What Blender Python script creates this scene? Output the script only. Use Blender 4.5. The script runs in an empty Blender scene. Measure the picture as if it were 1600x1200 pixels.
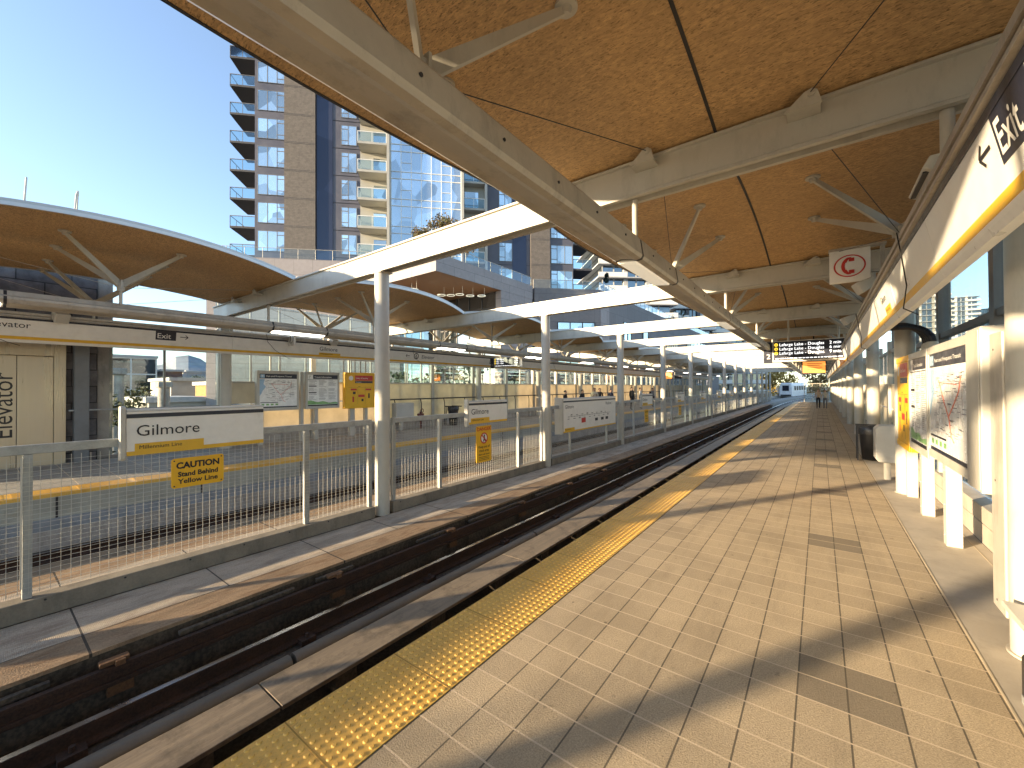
import bpy, math, random
from math import sin, cos, pi, radians, sqrt
from mathutils import Vector, Matrix
random.seed(7)
sc = bpy.context.scene
COL = sc.collection

# ------------------------------------------------------------------ camera, sky, sun, exposure
cam_d = bpy.data.cameras.new('camera')
cam = bpy.data.objects.new('camera', cam_d); COL.objects.link(cam); sc.camera = cam
cam_d.sensor_width = 36.0; cam_d.lens = 36 * 637.8 / 1600; cam_d.clip_start = .05; cam_d.clip_end = 12000
YAW, PITCH, ROLL = .646391, .00948246, -.00555013
fw = Vector((-sin(YAW) * cos(PITCH), cos(YAW) * cos(PITCH), sin(PITCH)))
r0 = Vector((cos(YAW), sin(YAW), 0)); u0 = r0.cross(fw)
rr = cos(ROLL) * r0 + sin(ROLL) * u0; uu = -sin(ROLL) * r0 + cos(ROLL) * u0
cam.matrix_world = Matrix(((rr.x, uu.x, -fw.x, 0), (rr.y, uu.y, -fw.y, 0), (rr.z, uu.z, -fw.z, 2.0), (0, 0, 0, 1)))

SUN_AZ, SUN_EL = radians(31.5), radians(9.6)       # light travels toward +Y and +X, low in the sky
world = bpy.data.worlds.new('World'); sc.world = world; world.use_nodes = True
wn = world.node_tree; sky = wn.nodes.new('ShaderNodeTexSky'); sky.sky_type = 'NISHITA'; sky.sun_disc = False
sky.sun_elevation = SUN_EL; sky.sun_rotation = radians(180) + SUN_AZ
sky.air_density = 1.0; sky.dust_density = .35; sky.ozone_density = 3.0; sky.altitude = 50
hsv = wn.nodes.new('ShaderNodeHueSaturation'); hsv.inputs['Saturation'].default_value = .82
wn.links.new(sky.outputs[0], hsv.inputs['Color']); wn.links.new(hsv.outputs[0], wn.nodes['Background'].inputs[0]); wn.nodes['Background'].inputs[1].default_value = .118
sun_d = bpy.data.lights.new('sun', 'SUN'); sun_d.energy = 3.9; sun_d.angle = radians(.8); sun_d.color = (1, .78, .50)
sun = bpy.data.objects.new('sun', sun_d); COL.objects.link(sun)
sun.rotation_euler = Vector((sin(SUN_AZ) * cos(SUN_EL), cos(SUN_AZ) * cos(SUN_EL), -sin(SUN_EL))).to_track_quat('-Z', 'Y').to_euler()
sun.location = (-60, -100, 60)
vs = sc.view_settings; sc.display_settings.display_device = 'sRGB'
vs.view_transform = 'Standard'; vs.look = 'None'; vs.gamma = 1; vs.exposure = 2.1

# ------------------------------------------------------------------ materials
def newmat(name):
    m = bpy.data.materials.new(name); m.use_nodes = True
    nt = m.node_tree; b = nt.nodes['Principled BSDF']
    return m, nt, b
def node(nt, t, **kw):
    n = nt.nodes.new('ShaderNode' + t)
    for k, v in kw.items():
        if k.startswith('i'):
            n.inputs[int(k[1:])].default_value = v
        else: setattr(n, k, v)
    return n
def pos(nt, scale=(1, 1, 1), rot=(0, 0, 0)):
    g = node(nt, 'NewGeometry'); mp = node(nt, 'Mapping'); mp.inputs['Scale'].default_value = scale; mp.inputs['Rotation'].default_value = rot
    nt.links.new(g.outputs['Position'], mp.inputs[0]); return mp.outputs[0]
def mth(nt, op, a, b=None, c=None):
    n = node(nt, 'Math', operation=op)
    for i, v in enumerate((a, b, c)):
        if v is None: continue
        if isinstance(v, (int, float)): n.inputs[i].default_value = v
        else: nt.links.new(v, n.inputs[i])
    return n.outputs[0]
def noise(nt, vec, scale, detail=4, rough=.6):
    n = node(nt, 'TexNoise'); n.inputs['Scale'].default_value = scale; n.inputs['Detail'].default_value = detail; n.inputs['Roughness'].default_value = rough
    nt.links.new(vec, n.inputs['Vector'])
    mr = node(nt, 'MapRange'); mr.inputs[1].default_value = .22; mr.inputs[2].default_value = .78; nt.links.new(n.outputs[0], mr.inputs[0]); return mr.outputs[0]
def ramp(nt, fac, stops):
    n = node(nt, 'ValToRGB'); cr = n.color_ramp
    while len(cr.elements) < len(stops): cr.elements.new(.5)
    for e, (p, c) in zip(cr.elements, stops):
        e.position = p; e.color = (c[0], c[1], c[2], 1) if not isinstance(c, (int, float)) else (c, c, c, 1)
    nt.links.new(fac, n.inputs[0]); return n.outputs[0]
def mixc(nt, fac, a, b, mode='MIX'):
    n = node(nt, 'Mix', data_type='RGBA', blend_type=mode)
    for i, v in ((0, fac), (6, a), (7, b)):
        if isinstance(v, (int, float)): n.inputs[i].default_value = v
        elif isinstance(v, tuple): n.inputs[i].default_value = (v[0], v[1], v[2], 1)
        else: nt.links.new(v, n.inputs[i])
    return n.outputs[2]
def bump(nt, b, h, strength=.3, dist=.01):
    n = node(nt, 'Bump'); n.inputs['Strength'].default_value = strength; n.inputs['Distance'].default_value = dist
    nt.links.new(h, n.inputs['Height']); nt.links.new(n.outputs[0], b.inputs['Normal'])
def sc3(c, k): return tuple(min(1, max(0, x * k)) for x in c)
def mat(name, col, rough=.5, metal=0., var=.12, vs_=2.5, fine=60, bmp=0., emit=0., stretch=(1, 1, 1), grime=0.):
    m, nt, b = newmat(name)
    p = pos(nt, stretch)
    n1 = noise(nt, p, vs_, 5, .65); n2 = noise(nt, p, fine, 3, .6)
    c = ramp(nt, n1, [(.28, sc3(col, 1 - var)), (.72, sc3(col, 1 + var))])
    c = mixc(nt, .5 * var * 2, c, ramp(nt, n2, [(.3, sc3(col, 1 - 1.6 * var)), (.7, sc3(col, 1 + 1.2 * var))]))
    if grime:
        gp = pos(nt, (1.2, 1.2, .35)); g = noise(nt, gp, 3.1, 6, .75)
        c = mixc(nt, ramp(nt, g, [(.5, 0.), (.78, grime)]), c, sc3(col, .35))
    nt.links.new(c, b.inputs['Base Color'])
    rg = ramp(nt, n1, [(.2, max(0, rough - .08)), (.8, min(1, rough + .1))]); nt.links.new(rg, b.inputs['Roughness'])
    b.inputs['Metallic'].default_value = metal
    if bmp: bump(nt, b, n2, bmp, .004)
    if emit:
        nt.links.new(c, b.inputs['Emission Color']); b.inputs['Emission Strength'].default_value = emit
    return m
def flat(name, col, rough=.45, emit=0.):
    return mat(name, col, rough, 0, .04, 5, 90, 0, emit)

M = {}
M['steel'] = mat('white_painted_steel', (.47, .445, .385), .38, 0, .05, 1.5, 40, .04, grime=.22)
M['steel_g'] = mat('grey_painted_steel', (.44, .40, .34), .42, .1, .08, 2, 60, .05, grime=.4)
M['galv'] = mat('galvanised_steel', (.36, .37, .36), .5, .35, .16, 7, 45, .06)
M['wire'] = mat('galvanised_wire', (.52, .50, .45), .45, .3, .06)
M['dark'] = mat('dark_metal', (.035, .035, .04), .45, .3, .2)
M['mull'] = mat('charcoal_mullion', (.20, .19, .18), .4, .3, .1)
M['concrete'] = mat('concrete', (.36, .33, .29), .85, 0, .2, 1.6, 55, .25, grime=.4)
M['conc_d'] = mat('dark_concrete', (.085, .066, .046), .9, 0, .45, 1.3, 30, .4, grime=.6)
M['conc_w'] = mat('warm_concrete', (.42, .37, .30), .85, 0, .1, 1.5, 70, .2, grime=.2)
M['kerb'] = mat('fence_kerb_concrete', (.22, .19, .145), .85, 0, .2, 2.5, 45, .25, grime=.4)
M['cream'] = mat('cream_panel', (.66, .60, .50), .5, 0, .05, 2, 50, 0, grime=.15)
M['white'] = flat('white_sign_face', (.78, .76, .71), .35)
M['navy'] = flat('navy_vinyl', (.010, .014, .030), .35)
M['ink'] = flat('black_lettering', (.012, .012, .016), .5)
M['yellow'] = flat('yellow_vinyl', (.72, .42, .025), .4)
M['caution'] = flat('caution_yellow', (.80, .44, .012), .4)
M['red'] = flat('red_vinyl', (.52, .03, .02), .4)
M['rail_top'] = mat('polished_rail_head', (.55, .56, .58), .22, 1, .1)
M['rust'] = mat('rusty_rail', (.050, .025, .014), .85, 0, .4, 5, 60, .3)
M['rust_l'] = mat('rusty_bracket', (.14, .07, .03), .8, 0, .35, 6, 50, .3)
M['alu'] = mat('aluminium_plate', (.26, .205, .14), .6, .15, .25, 1.2, 25, .1, stretch=(9, .5, 9), grime=.6)
M['alu_tube'] = mat('dull_alloy_tube', (.17, .145, .11), .6, .2, .15, 2, 60, .1)
M['bluegrey'] = mat('bluegrey_band', (.23, .25, .27), .7, 0, .15)
M['greypanel'] = mat('grey_edge_panel', (.33, .33, .28), .7, 0, .15)
M['inox'] = mat('stainless_door', (.52, .45, .33), .30, .4, .05, 1, 30, 0, stretch=(6, 6, .3))  # warm, more diffuse base colour stands in for golden reflections
M['plastic'] = mat('white_plastic', (.50, .475, .42), .4, 0, .05)
M['black_pl'] = mat('black_plastic', (.018, .018, .02), .35, 0, .15)
M['liner'] = mat('bin_liner', (.05, .05, .055), .15, 0, .5, 14, 60, .5)
M['roofmetal'] = mat('roof_metal', (.45, .45, .45), .5, .3, .05)
M['trim'] = mat('roof_edge_trim', (.55, .56, .57), .45, .2, .05)
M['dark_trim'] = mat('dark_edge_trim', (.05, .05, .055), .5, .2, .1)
M['lens'] = mat('lamp_diffuser', (.85, .78, .62), .5, 0, .03, emit=.12)
M['tube_on'] = mat('lit_fluorescent_tube', (1, .93, .78), .5, 0, .02, emit=2.2)
M['shelf'] = flat('paper', (.80, .80, .77), .25)
M['screen_o'] = flat('orange_screen', (.75, .26, .05), .4, .35)
M['led'] = flat('white_led_text', (.95, .95, .95), .5, .5)
M['led_y'] = flat('yellow_led', (.9, .6, .05), .5, .4)
M['mapblue'] = flat('map_water', (.30, .46, .62), .3)
M['mapgreen'] = flat('map_green', (.22, .42, .16), .3)
M['mapline'] = flat('map_line', (.48, .40, .38), .3)
M['mapred'] = flat('map_red', (.6, .2, .14), .3)
M['ring'] = flat('lit_ring_lamp', (1, .93, .75), .5, .12)
M['rope'] = mat('black_cable', (.015, .015, .015), .6)

def glass_mat(name, tint, refl=1.0, rough=.02):
    m = bpy.data.materials.new(name); m.use_nodes = True; nt = m.node_tree
    nt.nodes.remove(nt.nodes['Principled BSDF']); out = nt.nodes['Material Output']
    t = node(nt, 'BsdfTransparent'); t.inputs[0].default_value = (*tint, 1)
    g = node(nt, 'BsdfGlossy'); g.inputs['Roughness'].default_value = rough; g.inputs[0].default_value = (.9, .95, 1, 1)
    fr = node(nt, 'Fresnel'); fr.inputs[0].default_value = 1.5
    k = mth(nt, 'MULTIPLY', fr.outputs[0], refl)
    mx = node(nt, 'MixShader'); nt.links.new(k, mx.inputs[0]); nt.links.new(t.outputs[0], mx.inputs[1]); nt.links.new(g.outputs[0], mx.inputs[2])
    nt.links.new(mx.outputs[0], out.inputs[0]); return m
M['glass'] = glass_mat('clear_glass', (.93, .96, .95), .45)
M['pav'] = glass_mat('blue_tinted_glass', (.84, .93, .95), .5)
M['rail_glass'] = glass_mat('balcony_glass', (.78, .88, .90), 1.5)

def window_mat(name, base, rough=.04, metal=.9, var=.2, blk=(.3, .3, .35)):
    m, nt, b = newmat(name)
    p = pos(nt, blk); v = node(nt, 'TexVoronoi'); v.inputs['Scale'].default_value = 1.; nt.links.new(p, v.inputs['Vector'])
    sepv = node(nt, 'SeparateColor'); nt.links.new(v.outputs['Color'], sepv.inputs[0])
    c = ramp(nt, sepv.outputs[0], [(.1, sc3(base, 1 - var)), (.9, sc3(base, 1 + var))])
    nt.links.new(c, b.inputs['Base Color']); b.inputs['Metallic'].default_value = metal; b.inputs['Roughness'].default_value = rough
    n = noise(nt, pos(nt), .35, 2); bump(nt, b, n, .12, .1)
    return m
M['win'] = window_mat('sky_reflecting_window', (.56, .65, .68), .05, .85, .38, (.55, .55, .5))
M['win_d'] = window_mat('dark_blue_window', (.055, .06, .085), .08, .5)
M['win_c'] = window_mat('curtain_wall_glass', (.58, .66, .70), .05, .85, .35, (.45, .45, .33))
M['win_far'] = window_mat('distant_window', (.22, .26, .29))

def translucent(name, col, k=.5):
    m, nt, b = newmat(name); out = nt.nodes['Material Output']
    n1 = noise(nt, pos(nt), 1.6, 5, .65); c = ramp(nt, n1, [(.3, sc3(col, .92)), (.7, sc3(col, 1.06))]); nt.links.new(c, b.inputs['Base Color']); b.inputs['Roughness'].default_value = .45
    t = node(nt, 'BsdfTranslucent'); nt.links.new(c, t.inputs[0]); mx_ = node(nt, 'MixShader'); mx_.inputs[0].default_value = k
    nt.links.new(b.outputs[0], mx_.inputs[1]); nt.links.new(t.outputs[0], mx_.inputs[2]); nt.links.new(mx_.outputs[0], out.inputs[0]); return m
M['fibre'] = translucent('translucent_fibreglass', (.72, .64, .50), .6)
# floor tiles
def tile_mat(name, x0, y0, t, col, dark_patches=True, gx=.004):
    m, nt, b = newmat(name)
    g = node(nt, 'NewGeometry'); s = node(nt, 'SeparateXYZ'); nt.links.new(g.outputs['Position'], s.inputs[0])
    u = mth(nt, 'DIVIDE', mth(nt, 'SUBTRACT', s.outputs[0], x0), t); v = mth(nt, 'DIVIDE', mth(nt, 'SUBTRACT', s.outputs[1], y0), t)
    fu = mth(nt, 'FLOOR', u); fv = mth(nt, 'FLOOR', v)
    def edge(a):
        f = mth(nt, 'FRACT', a); return mth(nt, 'MINIMUM', f, mth(nt, 'SUBTRACT', 1., f))
    eu, ev = edge(u), edge(v)
    gu = mth(nt, 'LESS_THAN', eu, gx / t); gv = mth(nt, 'LESS_THAN', ev, gx * 1.15 / t)
    cv = node(nt, 'CombineXYZ'); nt.links.new(fu, cv.inputs[0]); nt.links.new(fv, cv.inputs[1])
    wnz = node(nt, 'TexWhiteNoise'); nt.links.new(cv.outputs[0], wnz.inputs['Vector'])
    p = pos(nt)
    c = ramp(nt, wnz.outputs[0], [(0, sc3(col, .90)), (.5, col), (1, sc3(col, 1.08))])
    n_f = noise(nt, p, 95, 5, .75); n_m = noise(nt, p, 1.1, 5, .6); n_s = noise(nt, p, 9, 5, .7)
    c = mixc(nt, .75, c, ramp(nt, n_f, [(.30, .35), (.5, .55), (.72, .74)]), 'OVERLAY')
    c = mixc(nt, ramp(nt, n_m, [(.40, 0.), (.75, .35)]), c, sc3(col, .62))
    c = mixc(nt, ramp(nt, n_s, [(.74, 0.), (.82, .5)]), c, sc3(col, .34))
    gum = node(nt, 'TexVoronoi'); gum.inputs['Scale'].default_value = 2.3; nt.links.new(p, gum.inputs['Vector'])
    c = mixc(nt, mth(nt, 'MULTIPLY', mth(nt, 'LESS_THAN', gum.outputs['Distance'], .032), .7), c, sc3(col, .22))
    trail = noise(nt, pos(nt, (2.2, .35, 1)), 1.4, 6, .75); c = mixc(nt, ramp(nt, trail, [(.5, 0.), (.85, .36)]), c, sc3(col, .5))
    if dark_patches:
        a1 = mth(nt, 'MULTIPLY', mth(nt, 'GREATER_THAN', s.outputs[0], x0 + 4 * t), mth(nt, 'LESS_THAN', s.outputs[0], x0 + 6 * t))
        mo = mth(nt, 'MODULO', mth(nt, 'ADD', fv, 120 - 3), 12.)
        a2 = mth(nt, 'LESS_THAN', mo, 1.5)
        c = mixc(nt, mth(nt, 'MULTIPLY', mth(nt, 'MULTIPLY', a1, a2), .62), c, (.10, .085, .065))
    gr = mth(nt, 'MAXIMUM', gu, gv)
    gc = mixc(nt, gv, sc3(col, .2), (.60, .48, .34))  # cross joints painted pale like sun-caught edges, lengthwise joints dark
    c = mixc(nt, mth(nt, 'MULTIPLY', gr, .9), c, gc)
    nt.links.new(c, b.inputs['Base Color']); b.inputs['Roughness'].default_value = .72
    h = mth(nt, 'ADD', mth(nt, 'MULTIPLY', n_f, .9), mth(nt, 'MULTIPLY', gr, -1.2))
    bump(nt, b, h, .95, .006)
    return m
TX0, TY0, T = -1.1875, 2.4495, .2618
M['tile'] = tile_mat('platform_tiles', TX0, TY0, T, (.41, .325, .215), True, .005)
M['tile_L'] = tile_mat('far_platform_tiles', TX0, TY0, .60, (.30, .285, .255), False, .006)

def tactile_mat():
    m, nt, b = newmat('tactile_yellow')
    p = pos(nt); n1 = noise(nt, p, 1.3, 6, .7); n2 = noise(nt, p, 60, 3)
    c = ramp(nt, n1, [(.25, (.60, .33, .05)), (.75, (.78, .46, .085))])
    c = mixc(nt, ramp(nt, n2, [(.45, 0.), (.8, .45)]), c, (.40, .24, .05))
    sc_ = noise(nt, pos(nt, (3, 1, 1)), 4.5, 7, .8); c = mixc(nt, ramp(nt, sc_, [(.62, 0.), (.86, .7)]), c, (.16, .10, .035))
    pn = node(nt, 'TexWhiteNoise'); gq = node(nt, 'NewGeometry'); sq = node(nt, 'SeparateXYZ'); nt.links.new(gq.outputs['Position'], sq.inputs[0])
    cq = node(nt, 'CombineXYZ'); nt.links.new(mth(nt, 'FLOOR', mth(nt, 'DIVIDE', mth(nt, 'SUBTRACT', sq.outputs[1], 1.926), .785)), cq.inputs[0]); nt.links.new(cq.outputs[0], pn.inputs['Vector'])
    c = mixc(nt, mth(nt, 'MULTIPLY', pn.outputs[0], .28), c, (.72, .50, .16))
    nt.links.new(c, b.inputs['Base Color']); b.inputs['Roughness'].default_value = .42
    g = node(nt, 'NewGeometry'); s = node(nt, 'SeparateXYZ'); nt.links.new(g.outputs['Position'], s.inputs[0])
    w = mth(nt, 'SINE', mth(nt, 'MULTIPLY', s.outputs[1], 900.)); bump(nt, b, mth(nt, 'ADD', w, n2), .25, .0012)
    return m
M['tactile'] = tactile_mat()

def osb_mat(name, base):
    m, nt, b = newmat(name)
    n1 = noise(nt, pos(nt, (20, 78, 20), (0, 0, .35)), 1., 3, .7); n2 = noise(nt, pos(nt, (22, 84, 22), (0, 0, -.9)), 1., 3, .7)
    v = node(nt, 'TexVoronoi'); v.inputs['Scale'].default_value = 1.; nt.links.new(pos(nt, (16, 40, 9), (0, 0, .8)), v.inputs['Vector'])
    sp = node(nt, 'SeparateColor'); nt.links.new(v.outputs['Color'], sp.inputs[0])
    l = mth(nt, 'MULTIPLY_ADD', n1, .38, mth(nt, 'MULTIPLY_ADD', n2, .36, mth(nt, 'MULTIPLY', sp.outputs[0], .26)))
    c = ramp(nt, l, [(.2, sc3(base, .62)), (.4, sc3(base, .88)), (.58, sc3(base, 1.08)), (.8, sc3(base, 1.4))])
    for rot, th in ((.5, .70), (-1.0, .72), (1.5, .73)):
        fl = noise(nt, pos(nt, (20, 66, 20), (.1, .2, rot)), 1., 2, .6); c = mixc(nt, ramp(nt, fl, [(th, 0.), (th + .09, .72)]), c, sc3(base, .26))
    big = noise(nt, pos(nt), .55, 4); c = mixc(nt, ramp(nt, big, [(.35, 0.), (.85, .4)]), c, sc3(base, .66))
    st = noise(nt, pos(nt, (.5, 2.4, 1)), 1.2, 5, .7); c = mixc(nt, ramp(nt, st, [(.62, 0.), (.9, .35)]), c, sc3(base, .5))
    nt.links.new(c, b.inputs['Base Color']); b.inputs['Roughness'].default_value = .62
    bump(nt, b, l, .3, .003)
    return m
M['osb'] = osb_mat('strand_board', (.53, .335, .155))
M['soffit_wood'] = mat('stained_wood_soffit', (.30, .13, .045), .5, 0, .15, 3, 60, 0, stretch=(1, 8, 1))

def joint_mat(name, col, pitch, width=.008, dia=True, grime=.4):
    m, nt, b = newmat(name)
    g = node(nt, 'NewGeometry'); s = node(nt, 'SeparateXYZ'); nt.links.new(g.outputs['Position'], s.inputs[0])
    f = mth(nt, 'FRACT', mth(nt, 'DIVIDE', mth(nt, 'SUBTRACT', s.outputs[1], .66), pitch))
    e = mth(nt, 'MINIMUM', f, mth(nt, 'SUBTRACT', 1., f)); gr = mth(nt, 'LESS_THAN', e, width / pitch)
    p = pos(nt); n1 = noise(nt, pos(nt, (2.5, .7, 1)), 1.6, 6, .7); n2 = noise(nt, p, 70, 3)
    c = ramp(nt, n1, [(.25, sc3(col, .7)), (.55, col), (.8, sc3(col, 1.15))])
    c = mixc(nt, .5, c, ramp(nt, n2, [(.3, .38), (.7, .64)]), 'OVERLAY')
    rs = noise(nt, pos(nt, (3, .8, 1)), 2.2, 6, .75)
    c = mixc(nt, ramp(nt, rs, [(.52, 0.), (.75, grime)]), c, (.16, .085, .04))
    c = mixc(nt, mth(nt, 'MULTIPLY', gr, .9), c, (.02, .018, .015))
    nt.links.new(c, b.inputs['Base Color']); b.inputs['Roughness'].default_value = .75
    if dia:
        a = mth(nt, 'SINE', mth(nt, 'MULTIPLY', mth(nt, 'ADD', s.outputs[0], s.outputs[1]), 260.)); d = mth(nt, 'SINE', mth(nt, 'MULTIPLY', mth(nt, 'SUBTRACT', s.outputs[0], s.outputs[1]), 260.))
        bump(nt, b, mth(nt, 'MULTIPLY', a, d), .5, .0025)
    else: bump(nt, b, n2, .5, .006)
    return m
M['walk'] = joint_mat('walkway_panels', (.44, .37, .285), 1.23)
M['walk_e'] = joint_mat('walkway_edge', (.30, .205, .12), 2.46, .01, False, .75)

def block_mat(name, col, w, h, mortar=(.03, .03, .03), dirt=.6, var=.2):
    m, nt, b = newmat(name)
    g = node(nt, 'NewGeometry'); s = node(nt, 'SeparateXYZ'); nt.links.new(g.outputs['Position'], s.inputs[0])
    cv = node(nt, 'CombineXYZ'); nt.links.new(mth(nt, 'ADD', s.outputs[0], s.outputs[1]), cv.inputs[0]); nt.links.new(s.outputs[2], cv.inputs[1])
    br = node(nt, 'TexBrick'); nt.links.new(cv.outputs[0], br.inputs[0])
    br.inputs['Color1'].default_value = (*sc3(col, 1 - var), 1); br.inputs['Color2'].default_value = (*sc3(col, 1 + var), 1); br.inputs['Mortar'].default_value = (*mortar, 1)
    br.inputs['Scale'].default_value = 1.; br.inputs['Mortar Size'].default_value = .012; br.inputs['Brick Width'].default_value = w; br.inputs['Row Height'].default_value = h
    n = noise(nt, pos(nt), 3, 6, .7); c = mixc(nt, dirt, br.outputs[0], ramp(nt, n, [(.3, .25), (.7, .7)]), 'OVERLAY')
    nt.links.new(c, b.inputs['Base Color']); b.inputs['Roughness'].default_value = .8; bump(nt, b, n, .5 * dirt, .02)
    return m
M['stone'] = block_mat('dark_stone_blocks', (.13, .12, .12), .9, .42)
M['brick'] = block_mat('brown_brick', (.135, .115, .098), .5, .17, (.11, .095, .08), .25, .08)
M['spandrel'] = mat('grey_spandrel', (.105, .10, .115), .45, .2, .1, .6)
M['creamwall'] = mat('cream_render', (.38, .365, .32), .6, 0, .06, .8)
M['cladding'] = block_mat('grey_cladding_panels', (.30, .27, .265), 2.6, 1.55, (.10, .09, .09), .12, .06)
M['cladding_d'] = block_mat('dark_cladding_panels', (.19, .175, .175), 2.6, 1.55, (.07, .07, .07), .12, .06)
M['slab'] = mat('balcony_slab', (.42, .42, .42), .7, 0, .08)
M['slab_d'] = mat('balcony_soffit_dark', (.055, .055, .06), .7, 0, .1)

# ------------------------------------------------------------------ geometry builder
XC = -6.635
class G:
    def __init__(s): s.v = []; s.f = []; s.m = []; s.sm = []; s.cur = 0; s.xf = None
    def add(s, vs, fs, smooth=False):
        o = len(s.v)
        s.v += [s.xf(Vector(p)) if s.xf else Vector(p) for p in vs]
        for f in fs: s.f.append(tuple(o + i for i in f)); s.m.append(s.cur); s.sm.append(smooth)
        return s
    def box(s, x0, y0, z0, x1, y1, z1):
        x0, x1 = min(x0, x1), max(x0, x1); y0, y1 = min(y0, y1), max(y0, y1); z0, z1 = min(z0, z1), max(z0, z1)
        return s.add([(x0, y0, z0), (x1, y0, z0), (x1, y1, z0), (x0, y1, z0), (x0, y0, z1), (x1, y0, z1), (x1, y1, z1), (x0, y1, z1)],
                     [(0, 3, 2, 1), (4, 5, 6, 7), (0, 1, 5, 4), (1, 2, 6, 5), (2, 3, 7, 6), (3, 0, 4, 7)])
    def prism(s, prof, y0, y1, smooth=False):
        n = len(prof); a = sum(prof[i][0] * prof[(i + 1) % n][1] - prof[(i + 1) % n][0] * prof[i][1] for i in range(n))
        if a < 0: prof = prof[::-1]
        vs = [(x, y0, z) for x, z in prof] + [(x, y1, z) for x, z in prof]
        s.add(vs, [(i, (i + 1) % n, n + (i + 1) % n, n + i) for i in range(n)], smooth)
        o = len(s.v) - 2 * n
        s.f.append(tuple(o + i for i in range(n))[::-1]); s.m.append(s.cur); s.sm.append(False)
        s.f.append(tuple(o + n + i for i in range(n))); s.m.append(s.cur); s.sm.append(False)
        return s
    def tube(s, p0, p1, ra, rb=None, n=12, cap=True):
        rb = ra if rb is None else rb
        p0, p1 = Vector(p0), Vector(p1); d = (p1 - p0).normalized()
        a = d.orthogonal().normalized() if abs(d.z) < .999 else Vector((1, 0, 0)); b = d.cross(a)
        vs = [p0 + (a * cos(2 * pi * i / n) + b * sin(2 * pi * i / n)) * ra for i in range(n)] + [p1 + (a * cos(2 * pi * i / n) + b * sin(2 * pi * i / n)) * rb for i in range(n)]
        s.add(vs, [(i, (i + 1) % n, n + (i + 1) % n, n + i) for i in range(n)], n > 5)
        if cap:
            s.add(vs[:n], [tuple(range(n))[::-1]]); s.add(vs[n:], [tuple(range(n))])
        return s
    def path(s, pts, r, n=8):
        for a, b in zip(pts[:-1], pts[1:]): s.tube(a, b, r, r, n, True)
        return s
    def taper(s, p0, p1, w0, h0, w1, h1, up=(0, 0, 1)):
        p0, p1 = Vector(p0), Vector(p1); d = (p1 - p0).normalized(); a = d.cross(Vector(up)).normalized(); b = a.cross(d)
        vs = []
        for p, w, h in ((p0, w0, h0), (p1, w1, h1)):
            vs += [p - a * w / 2 - b * h / 2, p + a * w / 2 - b * h / 2, p + a * w / 2 + b * h / 2, p - a * w / 2 + b * h / 2]
        return s.add(vs, [(0, 3, 2, 1), (4, 5, 6, 7), (0, 1, 5, 4), (1, 2, 6, 5), (2, 3, 7, 6), (3, 0, 4, 7)])
    def quad(s, a, b, c, d): return s.add([a, b, c, d], [(0, 1, 2, 3)])
    def ring(s, c, ax_u, ax_v, r0_, r1_, t=0., n=32, sx=1.):
        c, u, v = Vector(c), Vector(ax_u), Vector(ax_v)
        vs = [c + (u * cos(2 * pi * i / n) * sx + v * sin(2 * pi * i / n)) * r for r in (r0_, r1_) for i in range(n)]
        return s.add(vs, [(i, n + i, n + (i + 1) % n, (i + 1) % n) for i in range(n)])
    def disc(s, c, ax_u, ax_v, r, n=24, sx=1.):
        c, u, v = Vector(c), Vector(ax_u), Vector(ax_v)
        return s.add([c + (u * cos(2 * pi * i / n) * sx + v * sin(2 * pi * i / n)) * r for i in range(n)], [tuple(range(n))])
    def build(s, name, m, parent=None, mirror=False, bev=0., dz=0.):
        L = parent_world(parent)
        me = bpy.data.meshes.new(name)
        vs = [(2 * XC - p.x if mirror else p.x, p.y, p.z + dz) for p in s.v]
        fs = [f[::-1] if mirror else f for f in s.f]
        me.from_pydata([(x - L.x, y - L.y, z - L.z) for x, y, z in vs], [], fs)
        for mm in (m if isinstance(m, (list, tuple)) else [m]): me.materials.append(mm)
        me.polygons.foreach_set('material_index', s.m); me.polygons.foreach_set('use_smooth', s.sm)
        me.update()
        o = bpy.data.objects.new(name, me); COL.objects.link(o)
        if parent: o.parent = parent
        if bev:
            b = o.modifiers.new('bevel', 'BEVEL'); b.width = bev; b.segments = 2; b.limit_method = 'ANGLE'; b.angle_limit = radians(40)
        return o
def parent_world(p):
    L = Vector((0, 0, 0))
    while p: L += Vector(p.location); p = p.parent
    return L
def tag(o, label=None, cat=None, group=None, kind=None):
    if label: o['label'] = label
    if cat: o['category'] = cat
    if group: o['group'] = group
    if kind: o['kind'] = kind
    return o
def thing(name, loc, label, cat, group=None):
    o = bpy.data.objects.new(name, None); COL.objects.link(o); o.location = loc; o.empty_display_size = .2
    return tag(o, label, cat, group)
def struct(o): o['kind'] = 'structure'; return o
def copy_tree(o, loc=None, parent=None):
    c = o.copy(); COL.objects.link(c)
    if parent: c.parent = parent
    if loc is not None: c.location = loc
    for ch in o.children: copy_tree(ch, None, c)
    return c
ORD = ['first', 'second', 'third', 'fourth', 'fifth', 'sixth', 'seventh', 'eighth', 'ninth', 'tenth', 'eleventh', 'twelfth', 'thirteenth', 'fourteenth', 'fifteenth', 'sixteenth', 'seventeenth', 'eighteenth', 'nineteenth', 'twentieth', 'twenty-first', 'twenty-second', 'twenty-third', 'twenty-fourth']
_tc = {}
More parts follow.
